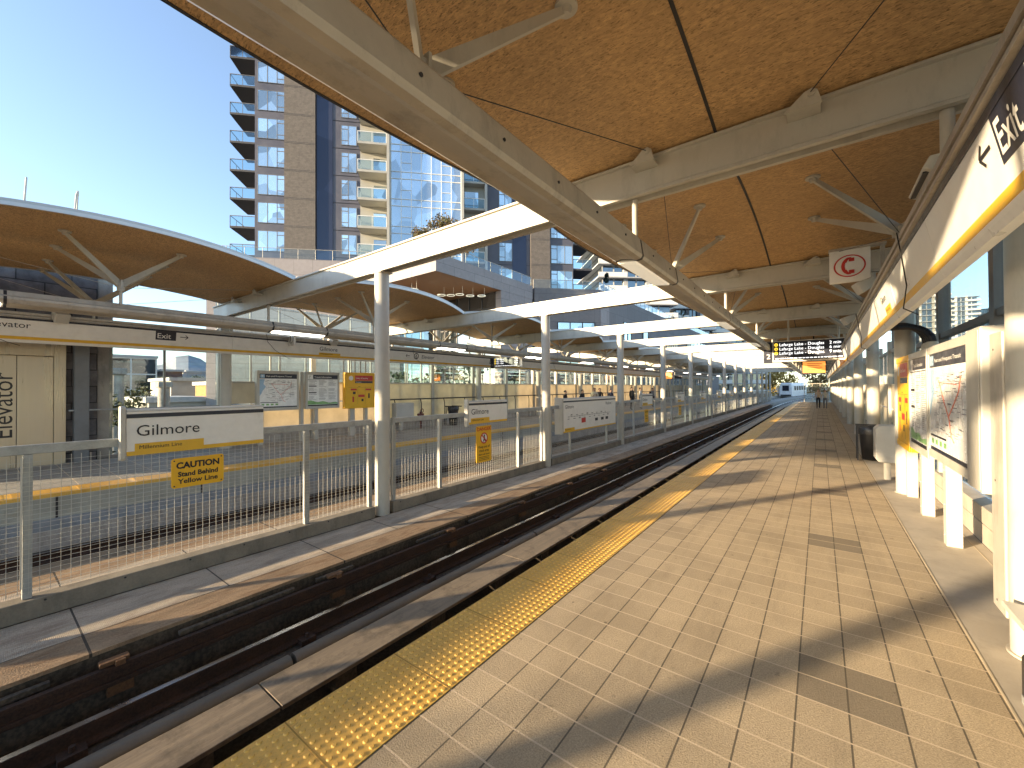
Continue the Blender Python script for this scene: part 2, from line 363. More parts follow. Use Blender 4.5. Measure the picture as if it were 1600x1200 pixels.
def text_geo(g, body, size, org, right, up, bold=0., sx=1., align='LEFT', spacing=1.):
    key = (body, bold, align, spacing)
    if key not in _tc:
        cu = bpy.data.curves.new('lettering', 'FONT'); cu.body = body; cu.size = 1.; cu.offset = bold; cu.align_x = align; cu.resolution_u = 3; cu.fill_mode = 'FRONT'; cu.space_character = spacing
        ob = bpy.data.objects.new('lettering', cu); COL.objects.link(ob)
        dg = bpy.context.evaluated_depsgraph_get(); ev = ob.evaluated_get(dg); me = ev.to_mesh()
        _tc[key] = ([tuple(v.co) for v in me.vertices], [tuple(p.vertices) for p in me.polygons]); ev.to_mesh_clear()
        bpy.data.objects.remove(ob); bpy.data.curves.remove(cu)
    vs, fs = _tc[key]; o, r, u = Vector(org), Vector(right), Vector(up)
    g.add([o + r * (x * size * sx) + u * (y * size) for x, y, z in vs], fs)
    return g
def lettering(name, m, parent, items, mirror=False):
    g = G()
    for it in items: text_geo(g, *it[:5], **(it[5] if len(it) > 5 else {}))
    return g.build(name, m, parent, mirror)

Y1, S = 4.70, 5.80
K0, K1 = -4, 12
Yk = lambda k: Y1 + S * k
mx = lambda x: 2 * XC - x

# ------------------------------------------------------------------ ground, platforms, tracks
GZ = -8.0
g = G(); g.add([(-6000, -6000, GZ), (6000, -6000, GZ), (6000, 6000, GZ), (-6000, 6000, GZ)], [(0, 1, 2, 3)])
struct(g.build('ground', mat('street_ground', (.05, .052, .042), .9, 0, .3, .03, 1.5)))
YA, YB = -20., 64.5
E = -2.58
g = G(); g.quad((-1.978, YA, 0), (.922, YA, 0), (.922, YB, 0), (-1.978, YB, 0)); struct(g.build('platform_floor', M['tile']))
g = G(); g.box(.922, YA, -.5, 1.62, YB, 0); g.box(E + .03, YA, -.5, .915, YB, -.012); struct(g.build('platform_slab', M['conc_w']))
g = G(); g.box(.918, YA, -.01, .930, YB, .003); struct(g.build('floor_joint_strip', mat('pale_joint', (.50, .42, .30), .7)))
g = G(); g.box(1.502, YA, -.01, 1.510, YB, .003); struct(g.build('wall_joint_strip', bpy.data.materials['pale_joint']))
# tactile paving with real domes
g = G(); g.box(E, YA, -.06, -1.982, YB, .004)
ty = 1.926; j = -3
while True:
    y0 = ty + .785 * j
    if y0 > 34: break
    if y0 > -2.5:
        for iy in range(13):
            yy = y0 + .032 + .06 * iy
            for ix in range(10):
                xx = E + .032 + ix * .0595
                n = 10 if yy < 9 else 6
                rb_, rt = .0175, .0115
                vs_ = [(xx + r * cos(2 * pi * q / n), yy + r * sin(2 * pi * q / n), z) for r, z in ((rb_, .004), (rt, .0095)) for q in range(n)]
                g.add(vs_, [(q, (q + 1) % n, n + (q + 1) % n, n + q) for q in range(n)] + [tuple(range(n, 2 * n))])
    j += 1
tp = struct(g.build('tactile_strip', M['tactile']))
g = G()
for jj in range(-6, 80): g.box(E, ty + .785 * jj - .004, 0, -1.982, ty + .785 * jj + .003, .0062)
struct(g.build('tactile_joints', mat('tactile_joint', (.34, .20, .04), .8)))
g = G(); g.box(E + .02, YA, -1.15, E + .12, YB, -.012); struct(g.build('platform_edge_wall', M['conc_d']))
# left platform (a little higher)
LZ = .20; EL = -10.70
g = G(); g.quad((-15.2, YA, LZ), (EL - .6, YA, LZ), (EL - .6, YB + 8, LZ), (-15.2, YB + 8, LZ)); struct(g.build('far_platform_floor', M['tile_L']))
g = G(); g.box(EL - .6, YA, LZ - .06, EL, YB + 8, LZ + .004)
for jj in range(-6, 90):
    for q in range(0, 8): g.box(EL - .57 + q * .07, ty + .78 * jj + .05, LZ, EL - .53 + q * .07, ty + .78 * jj + .74, LZ + .008)
struct(g.build('far_tactile_strip', M['tactile']))
g = G(); g.box(-15.2, YA, -.9, EL - .03, YB + 8, LZ - .012); g.cur = 1
g.box(EL - .03, YA, -.42, EL + .03, YB + 8, -.23); g.cur = 2; g.box(EL - .03, YA, -.23, EL - .005, YB + 8, LZ - .06)
for jj in range(-10, 40): g.box(EL - .03, Y1 + jj * 1.45, -.05, EL + .012, Y1 + jj * 1.45 + .12, .03)
g.cur = 3
for jj in range(-10, 40): g.box(EL - .03, .9 + jj * 2.1, -.232, EL + .001, .93 + jj * 2.1, LZ - .06)
g.cur = 0; g.box(EL - .03, YA, -.74, EL + .05, YB + 8, -.42); g.cur = 4; g.box(EL - .03, YA, -1.15, EL + .049, YB + 8, -.741); g.box(EL + .05, YA, -.80, EL + .25, YB + 8, -.742)  # darker concrete on the wall below its pale band
struct(g.build('far_platform_edge', [M['concrete'], M['bluegrey'], M['greypanel'], M['dark'], M['conc_d']]))
# guideway
g = G(); g.box(EL + .05, YA, -1.3, E + .02, YB, -1.05); g.box(-5.29, YA, -1.05, -5.16, YB, -.62)
for x0, x1 in ((-4.95, -4.45), (-3.35, -2.85)): g.box(x0, YA, -1.05, x1, YB, -.84)
g.box(-5.29, YA, -1.05, -6.5, YB, -.41)
for a, b in ((-5.29, -5.16),): g.box(mx(a), YA, -1.05, mx(b), YB, -.62)
for x0, x1 in ((-4.95, -4.45), (-3.35, -2.85)): g.box(mx(x0), YA, -1.05, mx(x1), YB, -.84)
g.box(mx(-5.29), YA, -1.05, mx(-6.5), YB, -.41); g.box(-6.78, YA, -1.05, -6.49, YB, -.412)
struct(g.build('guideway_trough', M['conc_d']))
g = G(); g.quad((-6.52, YA, -.37), (-5.72, YA, -.37), (-5.72, YB, -.37), (-6.52, YB, -.37))
g.quad((mx(-5.72), YA, -.37), (mx(-6.52), YA, -.37), (mx(-6.52), YB, -.37), (mx(-5.72), YB, -.37)); struct(g.build('walkway', M['walk']))
g = G(); g.box(-5.72, YA, -.41, -5.27, YB, -.374); g.box(mx(-5.72), YA, -.41, mx(-5.27), YB, -.374)
struct(g.build('walkway_edge', M['walk_e']))
def rail_prof(xc, zt):
    return [(xc - .07, zt - .17), (xc + .07, zt - .17), (xc + .07, zt - .15), (xc + .012, zt - .13), (xc + .012, zt - .045), (xc + .035, zt - .035), (xc + .035, zt), (xc - .035, zt), (xc - .035, zt - .035), (xc - .012, zt - .045), (xc - .012, zt - .13), (xc - .07, zt - .15)]
def rails(side, dz, YE):
    who = 'near track' if not side else 'far track'
    for xr, nm in ((-4.72, 'rusty running rail with polished head beside the walkway'), (-3.12, 'rusty running rail tucked under the platform edge')):
        t = thing('running_rail', (mx(xr) if side else xr, YA, -.83 + dz), f'{nm}, {who}', 'rail', 'running rails')
        G().prism(rail_prof(xr, -.655), YA, YE).build('rail_body', M['rust'], t, side, 0, dz)
        G().box(xr - .030, YA, -.656, xr + .030, YE, -.651).build('rail_head', M['rail_top'], t, side, 0, dz)
        if not side and xr < -4:
            for q in range(16):
                y = .4 + q * 1.8; g = G(); g.box(xr + .04, y, -.84, xr + .15, y + .16, -.78); g.tube((xr + .1, y + .08, -.78), (xr + .1, y + .08, -.735), .022, n=6); g.build('rail_clip', M['rust'], t)
    t = thing('reaction_rail', (mx(-3.9) if side else -3.9, YA, -.9 + dz), f'wide flat alloy reaction plate along the middle of the {who}', 'reaction rail')
    g = G()
    for q in range(int((YE - YA) / 3.6)):
        y = YA + q * 3.6; g.box(-4.14, y + .006, -.735, -3.68, y + 3.594, -.695)
    g.build('plate', M['alu'], t, side, .006, dz)
    g = G(); g.box(-4.1, YA, -1.04, -3.74, YE, -.90)
    for q in range(int((YE - YA) / 1.2)):
        y = YA + .5 + q * 1.2; g.box(-4.12, y, -.90, -3.70, y + .22, -.735)
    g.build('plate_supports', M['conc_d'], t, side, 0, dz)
    t = thing('conduit_pipe', (mx(-4.36) if side else -4.36, YA, -.85 + dz), f'grey rounded tube lying alongside the reaction plate of the {who}', 'pipe')
    g = G()
    for q in range(int((YE - YA) / 4.4)): g.tube((-4.33, YA + q * 4.4, -.79), (-4.33, YA + q * 4.4 + 4.36, -.79), .085, n=14)
    g.build('pipe', M['alu_tube'], t, side, 0, dz)
    t = thing('power_rail', (mx(-5.1) if side else -5.1, YA, -.6 + dz), f'brown power rail on brackets under the walkway edge of the {who}', 'power rail')
    g = G(); g.box(-5.13, YA, -.52, -5.07, YE, -.475); g.box(-5.11, YA, -.60, -5.09, YE, -.52); g.box(-5.14, YA, -.64, -5.06, YE, -.60)
    g.build('conductor', M['rust'], t, side, .004, dz)
    random.seed(3); y = -2.
    while y < 40:
        ln = random.uniform(.5, 1.5); G().box(-5.20, y, -.47, -5.145, y + ln, -.43).build('cover_board', M['conc_d'], t, side, .004, dz); y += ln + random.uniform(.2, 1.3)
    for q in range(18):
        y = .69 - 2.1 + q * 2.1
        g = G(); g.box(-5.17, y, -.46, -5.08, y + .20, -.425); g.box(-5.12, y + .10, -.43, -5.055, y + .17, -.48); g.box(-5.16, y + .05, -.74, -5.08, y + .23, -.65); g.box(-5.155, y + .1, -.66, -5.14, y + .2, -.45)
        g.build('bracket', M['rust_l'], t, side, .006, dz)
rails(False, 0, YB); rails(True, 0, YB)

# ------------------------------------------------------------------ cross beams
def ibeam(x0, x1, y, zb, zt):
    p = [(-.11, zb), (-.06, zb), (-.055, zb + .05), (.055, zb + .05), (.06, zb), (.11, zb), (.11, zb + .03), (.085, zb + .045), (.085, zt - .03), (.125, zt - .026), (.125, zt), (-.125, zt), (-.125, zt - .026), (-.085, zt - .03), (-.085, zb + .045), (-.11, zb + .03)]
    n = len(p); g = G()
    vs_ = [(x0, y + a, b) for a, b in p] + [(x1, y + a, b) for a, b in p]
    g.add(vs_, [(i, n + i, n + (i + 1) % n, (i + 1) % n) for i in range(n)] + [tuple(range(n)), tuple(range(2 * n - 1, n - 1, -1))]); return g
def beam_label(k): return f'white steel cross beam spanning both tracks, {ORD[k]} from the camera' if k >= 0 else 'white steel cross beam behind the camera'
ZB, ZT = 4.20, 4.60
t0 = None
for k in range(-2, K1 + 1):
    if t0 is None:
        t0 = t = thing('cross_beam', (XC, Yk(k), ZB), '', 'beam', 'white steel cross beams')
        y = Yk(k); ibeam(-15.3, 2.05, y, ZB, ZT).build('beam_body', M['steel'], t)
        for side in (0, 1):
            for x in (-1.5, -.05):
                pts = [(-.19, 0), (.09, 0), (.06, .12), (.02, .15), (-.04, .13)]
                g = G(); n = 5
                vs_ = [(x + a, y - .27, ZT + b - .13) for a, b in pts] + [(x + a, y - .25, ZT + b - .13) for a, b in pts]
                g.add(vs_, [tuple(range(n)), tuple(range(2 * n - 1, n - 1, -1))] + [(i, n + i, n + (i + 1) % n, (i + 1) % n) for i in range(n)])
                g.box(x - .17, y - .249, ZT - .13, x + .08, y - .08, ZT - .11); g.tube((x + .015, y - .285, ZT - .03), (x + .015, y - .24, ZT - .03), .028, n=10)
                g.build('gusset_plate', M['steel'], t, side)
    else:
        t = copy_tree(t0, (XC, Yk(k), ZB))
    t['label'] = beam_label(k) if k < len(ORD) else ''

# columns
def col_label(where, k): return f'white round column {where}, {ORD[k]} from the camera' if k >= 0 else f'white round column {where}, behind the camera'
c0 = None
for k in range(-2, K1 + 2):
    if c0 is None:
        c0 = t = thing('fence_column', (XC, Yk(k), -.37), '', 'column', 'white columns along the walkway fence')
        y = Yk(k)
        g = G(); g.tube((XC, y, -.37), (XC, y, ZB - .02), .135, n=28); g.build('shaft', M['steel'], t)
        g = G(); g.box(XC - .16, y - .13, ZB - .02, XC + .16, y + .13, ZB - .002); g.build('cap_plate', M['steel'], t)
    else: t = copy_tree(c0, (XC, Yk(k), -.37))
    t['label'] = col_label('on the walkway between the tracks', k)
for side in (0, 1):
    c0 = None
    for k in range(-1 if side else 0, K1 + 1):
        x = mx(1.27) if side else 1.27; z0 = LZ if side else 0; nm = 'wall_column'
        if c0 is None:
            c0 = t = thing(nm, (x, Yk(k), z0), '', 'column', 'white columns by the far platform wall' if side else 'white columns by the right platform wall')
            g = G(); y = Yk(k); g.tube((x, y, z0), (x, y, ZB), .15, n=28); g.build('shaft', M['steel'], t)
            g = G(); g.tube((x, y, z0 + .003), (x, y, z0 + .02), .17, n=28); g.build('base_ring', M['steel_g'], t)
        else: t = copy_tree(c0, (x, Yk(k), z0))
        t['label'] = col_label('by the far platform wall' if side else 'along the right platform wall', k)

# ------------------------------------------------------------------ canopies
def zs(y, mid): return 4.605 + .22 * (1 - (2 * (y - mid) / S) ** 2)
def bulge(y, mid): return .56 * (1 - (2 * (y - mid) / S) ** 2)
for side in (0, 1):
    proto = None
    for k in range(-2 if side else -3, K1):
        mid = Yk(k) + S / 2
        x = mx(-.3) if side else -.3
        lab = f'wood canopy bay over the {"far" if side else "near"} platform, ' + (f'{ORD[k + 1]} from the left of view' if k >= -1 else f'{ORD[-2 - k]} behind the camera')
        if proto is None:
            proto = t = thing('canopy_bay', (x, mid, 4.6), lab, 'canopy', 'wood canopy bays over the far platform' if side else 'wood canopy bays over the near platform')
            NY = 20; ya, yb = mid - S / 2 + .02, mid + S / 2 - .02
            def shell(x0, x1, o0, o1):
                g = G(); ys = [ya + (yb - ya) * i / NY for i in range(NY + 1)]
                vs_ = []
                for y in ys:
                    z = zs(y, mid); bl = bulge(y, mid); q0 = x0 - bl if x0 < -3 else x0; q1 = x1 - bl if x1 < -3 else x1
                    vs_ += [(q0, y, z + o0), (q1, y, z + o0), (q1, y, z + o1), (q0, y, z + o1)]
                fs = []
                for i in range(NY):
                    a = 4 * i; b = a + 4
                    fs += [(a, b, b + 1, a + 1), (a + 1, b + 1, b + 2, a + 2), (a + 2, b + 2, b + 3, a + 3), (a + 3, b + 3, b, a)]
                fs += [(0, 1, 2, 3), (4 * NY + 3, 4 * NY + 2, 4 * NY + 1, 4 * NY)]
                return g.add(vs_, fs)
            XO = 1.22 if side else 2.60
            shell(-3.22, XO, 0, .05).build('soffit', M['osb'], t, side)
            shell(-3.25, XO + .04, .052, .10).build('roof_sheet', M['roofmetal'], t, side)
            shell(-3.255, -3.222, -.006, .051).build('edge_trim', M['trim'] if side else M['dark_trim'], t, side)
            shell(XO + .002, XO + .045, -.012, .051).build('edge_trim', M['trim'], t, side)
            if not side: shell(-.844, -.816, -.010, -.002).build('seam_strip', M['dark'], t, side)
            for nx, hx in ((-2.1, (-2.72, -1.46)), (.9, (-.05, 1.1 if side else 1.75))):
                base = (nx, mid, 4.10)
                g = G(); g.tube((nx, mid, 3.98), (nx, mid, 4.16), .06, .07, 12); g.box(nx - .09, mid - .012, 4.02, nx + .09, mid + .012, 4.2); g.build('strut_node', M['steel'], t, side)
                g = G(); g.tube((nx, mid, 3.72 if nx < 0 else 3.42), (nx, mid, 3.98), .028, n=10); g.build('node_post', M['steel'], t, side)
                for h in hx:
                    for sy in (-1, 1):
                        yy = mid + sy * .82; top = Vector((h, yy, zs(yy, mid) - .015)); b0 = Vector(base) + (top - Vector(base)).normalized() * .05
                        g = G(); g.taper(b0, top - Vector((0, 0, .02)), .035, .13, .03, .055); g.tube(top + Vector((0, 0, -.012)), top + Vector((0, 0, .012)), .085, n=18); g.tube(top + Vector((0, 0, -.06)), top, .035, .045, 12)
                        g.build('strut', M['steel'], t, side)
                gx = -1.49 if nx < 0 else -.04
                for sy in (-1, 1):
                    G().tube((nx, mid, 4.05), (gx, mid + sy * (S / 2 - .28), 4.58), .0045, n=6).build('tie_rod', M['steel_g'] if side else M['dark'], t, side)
        else:
            t = copy_tree(proto, (x, mid, 4.6)); t['label'] = lab

# ------------------------------------------------------------------ hanging light troughs
TP = [(-1.675, 3.75), (-1.655, 3.72), (-1.625, 3.53), (-1.645, 3.495), (-1.70, 3.485), (-1.76, 3.51), (-1.89, 3.53), (-1.95, 3.52), (-1.985, 3.54), (-2.035, 3.60), (-2.04, 3.64), (-2.01, 3.67), (-1.98, 3.75)]
for side in (0, 1):
    proto = None
    for k in range(-1 if side else -2, K1):
        x = mx(-1.8) if side else -1.8; y = Yk(k)
        lab = f'grey hanging light trough over the {"far" if side else "near"} platform edge, ' + (f'{ORD[k + 1]} length' if k >= -1 else 'behind the camera')
        if proto is None:
            proto = t = thing('light_trough', (x, y, 3.4), lab, 'light trough', 'hanging light troughs')
            g = G(); g.prism(TP, y + .01, y + S - .006); g.build('channel', M['steel_g'], t, side)
            g = G(); g.prism([(a - (.003 if a < -1.8 else -.003), b - .004) for a, b in TP], y + S * .25 - .02, y + S * .25 + .02)
            g.prism([(a - (.003 if a < -1.8 else -.003), b - .004) for a, b in TP], y - .02, y + .02); g.build('joint_band', M['dark'], t, side)
            g = G(); g.prism([(-1.72, 3.498), (-1.74, 3.480), (-1.95, 3.505), (-1.965, 3.53)], y + .06, y + 1.40); g.build('diffuser', M['tube_on'] if side else M['lens'], t, side)
            g = G(); g.tube((-1.72, y, 3.74), (-1.72, y, 4.2), .032, n=12); g.build('hanger', M['steel'], t, side)
            g = G()
            for q in range(8): g.tube((-1.65, y + .4 + q * .7, 3.63), (-1.632, y + .4 + q * .7, 3.628), .012, n=8)
            g.build('bolt_heads', M['dark'], t, side)
        else: t = copy_tree(proto, (x, y, 3.4)); t['label'] = lab

# ------------------------------------------------------------------ sign fascia runs
def fx(z): return .78 - (z - 2.925) * .1937
UT = (-.1902, 0, .98175); UTL = (.1902, 0, .98175)
def slant(y0, y1, z0, z1, off, back=.002):
    return G().prism([(fx(z0) - off, z0), (fx(z1) - off, z1), (fx(z1) + back, z1), (fx(z0) + back, z0)], y0, y1)
def TR(y, z, o=.004): return (fx(z) - o, y, z)                       # point on the near fascia face
def TL(y, z, o=.004): return (mx(fx(z - LZ) - o), y, z)              # point on the far fascia face
def fascia(side, k, proto, lab):
    x = mx(.9) if side else .9; y = Yk(k); dz = LZ if side else 0
    if proto is None:
        t = thing('sign_fascia', (x, y, 3.1 + dz), lab, 'sign fascia', 'overhead sign fascia lengths')
        g = G(); g.prism([(.78, 2.925), (fx(3.40), 3.40), (.70, 3.41), (.90, 3.41), (.90, 2.89), (.875, 2.865), (.81, 2.86), (.79, 2.90)], y + .004, y + S - .004); g.build('panel', M['white'], t, side, 0, dz)
        slant(y + .002, y + S - .002, 2.928, 2.995, .005).build('yellow_stripe', M['yellow'], t, side, 0, dz)
        slant(y + .002, y + S - .002, 3.355, 3.399, .007).build('navy_stripe', M['navy'], t, side, 0, dz)
        g = G(); g.box(.655, y, 3.412, .86, y + S, 3.445); g.box(.70, y, 3.445, .86, y + S, 3.465); g.box(.645, y, 3.465, .95, y + S, 3.52); g.build('top_channel', M['steel_g'], t, side, 0, dz)
        g = G(); g.tube((.835, y, 3.52), (.835, y, 4.2 - dz), .045, n=16); g.build('hanger', M['steel'], t, side, 0, dz)
        g = G(); pts = [Vector((.63, y + .9 + .0, 3.54)), Vector((.67, y + .95, 3.3)), Vector((.735, y + 1.2, 3.05)), Vector((.75, y + 1.55, 2.86)), Vector((.9, y + 1.75, 2.80))]
        P = []
        for i in range(len(pts) - 1):
            for q in range(4): P.append(pts[i].lerp(pts[i + 1], q / 4))
        P.append(pts[-1]); g.path(P, .006, 6); g.build('cable', M['rope'], t, side, 0, dz)
        return t
    t = copy_tree(proto, (x, y, 3.1 + dz)); t['label'] = lab; return t
FA = {}
for side in (0, 1):
    pr_ = None
    for k in range(-5 if side else -2, K1):
        lab = f'white striped overhead sign fascia, {"far" if side else "near"} platform, ' + (f'{ORD[k + 1]} length' if k >= -1 else f'{ORD[-2 - k]} length behind the camera')
        t = fascia(side, k, pr_, lab); pr_ = pr_ or t; FA[(side, k)] = t
def arrow(g, o, r, u, L=.2, w=.022, h=.075):
    o, r, u = Vector(o), Vector(r), Vector(u)
    def bar(a, b):
        d = (b - a).normalized(); nn = (r.cross(u)).cross(d) * w / 2; g.quad(a - nn, b - nn, b + nn, a + nn)
    tip = o + r * L
    bar(o, tip); bar(tip + r * .004, tip - r * h + u * h); bar(tip + r * .004, tip - r * h - u * h)
# right side: Exit board and arrow, Gilmore board
RX = .7755; Rr, Ru = (0, -1, 0), (0, 0, 1)
p = FA[(0, -1)]
slant(2.66, 3.10, 3.10, 3.354, .003).build('exit_board', M['navy'], p)
lettering('exit_lettering', M['white'], p, [('Exit', .25, TR(3.08, 3.14, .005), Rr, UT, dict(bold=.012, sx=.72))])
g = G(); arrow(g, TR(3.18, 3.24), (0, 1, 0), UT, .17, .022, .06); g.build('arrow', M['ink'], p)
p = FA[(0, 0)]
slant(6.9, 8.1, 2.998, 3.354, .003).build('station_board', M['white'], p)
slant(7.25, 7.75, 3.0, 3.09, .006).build('line_board', M['yellow'], p)
lettering('station_lettering', M['ink'], p, [('Gilmore', .14, TR(7.95, 3.17, .005), Rr, UT, {}), ('Millennium Line', .055, TR(7.7, 3.025, .008), Rr, UT, {})])
# far side
Lr = (0, 1, 0)
def slantL(y0, y1, z0, z1, off): return slant(y0, y1, z0 - LZ, z1 - LZ, off)
p = FA[(1, -1)]
lettering('elevator_lettering', M['ink'], p, [('Elevator', .19, TL(.16, 3.38), Lr, UTL, {})])
slantL(2.93, 3.36, 3.33, 3.555, .003).build('exit_board', M['navy'], p, True, 0, LZ)
lettering('exit_lettering', M['white'], p, [('Exit', .19, TL(2.955, 3.375, .006), Lr, UTL, dict(bold=.006))])
g = G(); arrow(g, TL(3.45, 3.44), Lr, UTL, .17, .018, .055); g.build('arrow', M['ink'], p)
p = FA[(1, 0)]
lettering('station_lettering', M['ink'], p, [('Gilmore', .20, TL(7.35, 3.35), Lr, UTL, {})])
slantL(7.35, 8.15, 3.2, 3.28, .003).build('line_board', M['yellow'], p, True, 0, LZ)
lettering('line_lettering', M['ink'], p, [('Millennium Line', .07, TL(7.4, 3.22, .006), Lr, UTL, {})])
p = FA[(1, 1)]
lettering('elevator_lettering', M['ink'], p, [('Elevator', .22, TL(11.95, 3.32), Lr, UTL, {})])
g = G(); arrow(g, TL(11.3, 3.40), (0, -1, 0), UTL, .2, .02, .06); g.ring(TL(11.65, 3.40), Lr, UTL, .10, .135); g.disc(TL(11.64, 3.44), Lr, UTL, .028); g.ring(TL(11.66, 3.365), Lr, UTL, .028, .05)
g.build('lift_symbol', M['ink'], p)
p = FA[(1, 2)]
slantL(16.6, 17.15, 3.28, 3.55, .003).build('exit_board', M['navy'], p, True, 0, LZ)
lettering('exit_lettering', M['white'], p, [('Exit', .22, TL(16.63, 3.33, .006), Lr, UTL, dict(bold=.006))])
g = G(); arrow(g, TL(17.25, 3.41), Lr, UTL, .2, .02, .06); g.build('arrow', M['ink'], p)

# ------------------------------------------------------------------ fence between the tracks
FX = XC
FENCE = {}
def fence_bay(k, proto):
    y = Yk(k); lab = 'galvanised wire mesh fence bay on a concrete kerb, ' + (f'{ORD[k + 1]} bay from the left' if k >= -1 else 'bay behind the camera')
    if proto:
        t = copy_tree(proto, (FX, y, -.37)); t['label'] = lab; return t
    t = thing('fence_bay', (FX, y, -.37), lab, 'fence', 'mesh fence bays between the tracks')
    a, b = y + .24, y + S - .28
    g = G(); g.box(FX - .10, a - .06, -.37, FX + .10, b + .06, -.17); g.build('kerb', M['kerb'], t, 0, .008)
    for py in (a, y + 1.46, y + 4.36, b):
        G().box(FX - .035, py - .035, -.168, FX + .035, py + .035, 1.33).build('post', M['galv'], t, 0, .004)
        G().box(FX + .036, py - .05, -.05, FX + .046, py - .036, 1.30).build('clamp_strip', M['wire'], t)
    g = G(); g.box(FX - .035, a - .035, 1.332, FX + .035, b + .035, 1.43); g.build('top_rail', M['galv'], t, 0, .006)
    g = G(); r_ = .0018
    z0, z1 = -.12, 1.30; xw = FX + .045
    yy = a + .03
    while yy < b - .02:
        g.box(xw - r_, yy - r_, z0, xw + r_, yy + r_, z1); yy += .075
    zz_ = z0 + .02
    while zz_ < z1:
        g.box(xw - r_ - .004, a, zz_ - r_ * .8, xw - r_, b, zz_ + r_ * .8); zz_ += .05
    g.build('wire_mesh', M['wire'], t)
    g = G()
    for q in range(9): g.tube((FX + .06, a + .1 + q * .62, -.20), (FX + .105, a + .1 + q * .62, -.20), .012, n=6)
    g.build('anchor_bolts', M['dark'], t)
    return t
pr_ = None
for k in range(-2, K1 + 1):
    t = fence_bay(k, pr_); pr_ = pr_ or t; FENCE[k] = t

# signs on the fence
SX = FX + .13
def station_sign(y0, y1, z0, z1, lab, big=True):
    t = thing('station_sign', (FX, (y0 + y1) / 2, z0), lab, 'sign', 'station name signs on the fence')
    G().box(FX + .03, y0, z0, SX, y1, z1).build('panel', M['white'], t, 0, .004)
    h = z1 - z0
    G().box(SX - .01, y0 + .002, z1 - .085 * h - .06 * h, SX + .003, y1 - .002, z1 - .05 * h).build('navy_stripe', M['navy'], t)
    G().box(SX - .01, y0 + .002, z0 + .002, SX + .003, y1 - .002, z0 + .1 * h).build('yellow_stripe', M['yellow'], t)
    G().box(SX - .01, y0 + .05 * (y1 - y0), z0 + .1 * h, SX + .0032, y0 + .51 * (y1 - y0), z0 + .27 * h).build('line_board', M['yellow'], t)
    g = G(); g.prism([(FX + .045, z0 - .05), (SX + .0, z0 - .05), (SX + .015, z0 - .02), (SX + .015, z1 + .04), (SX + .0, z1 + .07), (FX + .045, z1 + .07), (FX + .03, z1 + .04), (FX + .03, z0 - .02)], y0 - .055, y0 - .003); g.build('end_cap', M['steel'], t, 0, .012)
    G().box(FX + .03, y0, z1 + .001, SX + .004, y1, z1 + .03).build('top_cap', M['trim'], t, 0, .004)
    lettering('station_lettering', M['ink'], t, [('Gilmore', .36 * h, (SX + .004, y0 + .055 * (y1 - y0), z0 + .44 * h), Lr, Ru, {})])
    lettering('line_lettering', M['ink'], t, [('Millennium Line', .125 * h, (SX + .006, y0 + .075 * (y1 - y0), z0 + .14 * h), Lr, Ru, {})])
    return t
station_sign(1.10, 2.58, 1.22, 1.74, 'large white Gilmore station sign on the nearest fence bay above the caution plate')
station_sign(6.95, 8.40, 1.15, 1.67, 'white Gilmore station sign on the fence just above the yellow danger plate')
ys_ = [18.5, 24.3, 30.1, 35.9, 41.7]
for i, y in enumerate(ys_):
    station_sign(y, y + 1.45, 1.13, 1.65, f'small distant white Gilmore sign on the fence, {ORD[i]} beyond the route map board')
# route map sign
t = thing('route_map_sign', (FX, 13.4, .55), 'long white route map board on the fence between the second and third columns', 'sign')
y0, y1, z0, z1 = 11.3, 15.45, .55, 1.62
G().box(FX - .1, y0, z0, SX, y1, z1).build('panel', M['white'], t, 0, .004)
G().box(SX - .01, y0, z1 - .10, SX + .003, y1, z1 - .05).build('navy_stripe', M['navy'], t)
G().box(SX - .01, y0, z0 + .002, SX + .003, y1, z0 + .05).build('yellow_stripe', M['yellow'], t)
G().box(SX - .01, y0 + .1, z0 + .05, SX + .0032, y0 + .75, z0 + .14).build('line_board', M['yellow'], t)
G().prism([(FX - .14, z0 - .05), (SX + .02, z0 - .03), (SX + .02, z1 + .04), (FX - .14, z1 + .06)], y0 - .09, y0 - .003).build('end_cap', M['steel'], t, 0, .01)
G().box(FX - .1, y0, z1 + .001, SX + .004, y1, z1 + .03).build('top_cap', M['trim'], t)
lettering('station_lettering', M['ink'], t, [('Gilmore', .17, (SX + .004, y0 + .12, z1 - .30), Lr, Ru, {}), ('Platform 1', .15, (SX + .004, y1 - .95, z1 - .27), Lr, Ru, {}), ('Millennium Line', .06, (SX + .005, y0 + .13, z0 + .075), Lr, Ru, {})])
g = G(); g.box(SX, y0 + .3, 1.045, SX + .004, y1 - .5, 1.053)
random.seed(11)
for q in range(17):
    yy = y0 + .35 + q * .19; g.box(SX, yy, 1.035, SX + .005, yy + .012, 1.063)
    zl = 1.09 if q % 2 else .97
    g.box(SX, yy - .06, zl, SX + .004, yy + .03 + random.random() * .07, zl + .014)
    if q % 3 == 1: g.box(SX, yy - .04, zl + .024, SX + .004, yy + .06, zl + .036)
for yy in (13.6, 14.1, 14.5): g.box(SX, yy, .80, SX + .004, yy + .22, .90)
g.build('route_diagram', M['ink'], t)
G().box(SX, y0 + 1.25, .80, SX + .0045, y0 + 1.55, .96).build('route_marker', M['red'], t)
for i in range(1): pass
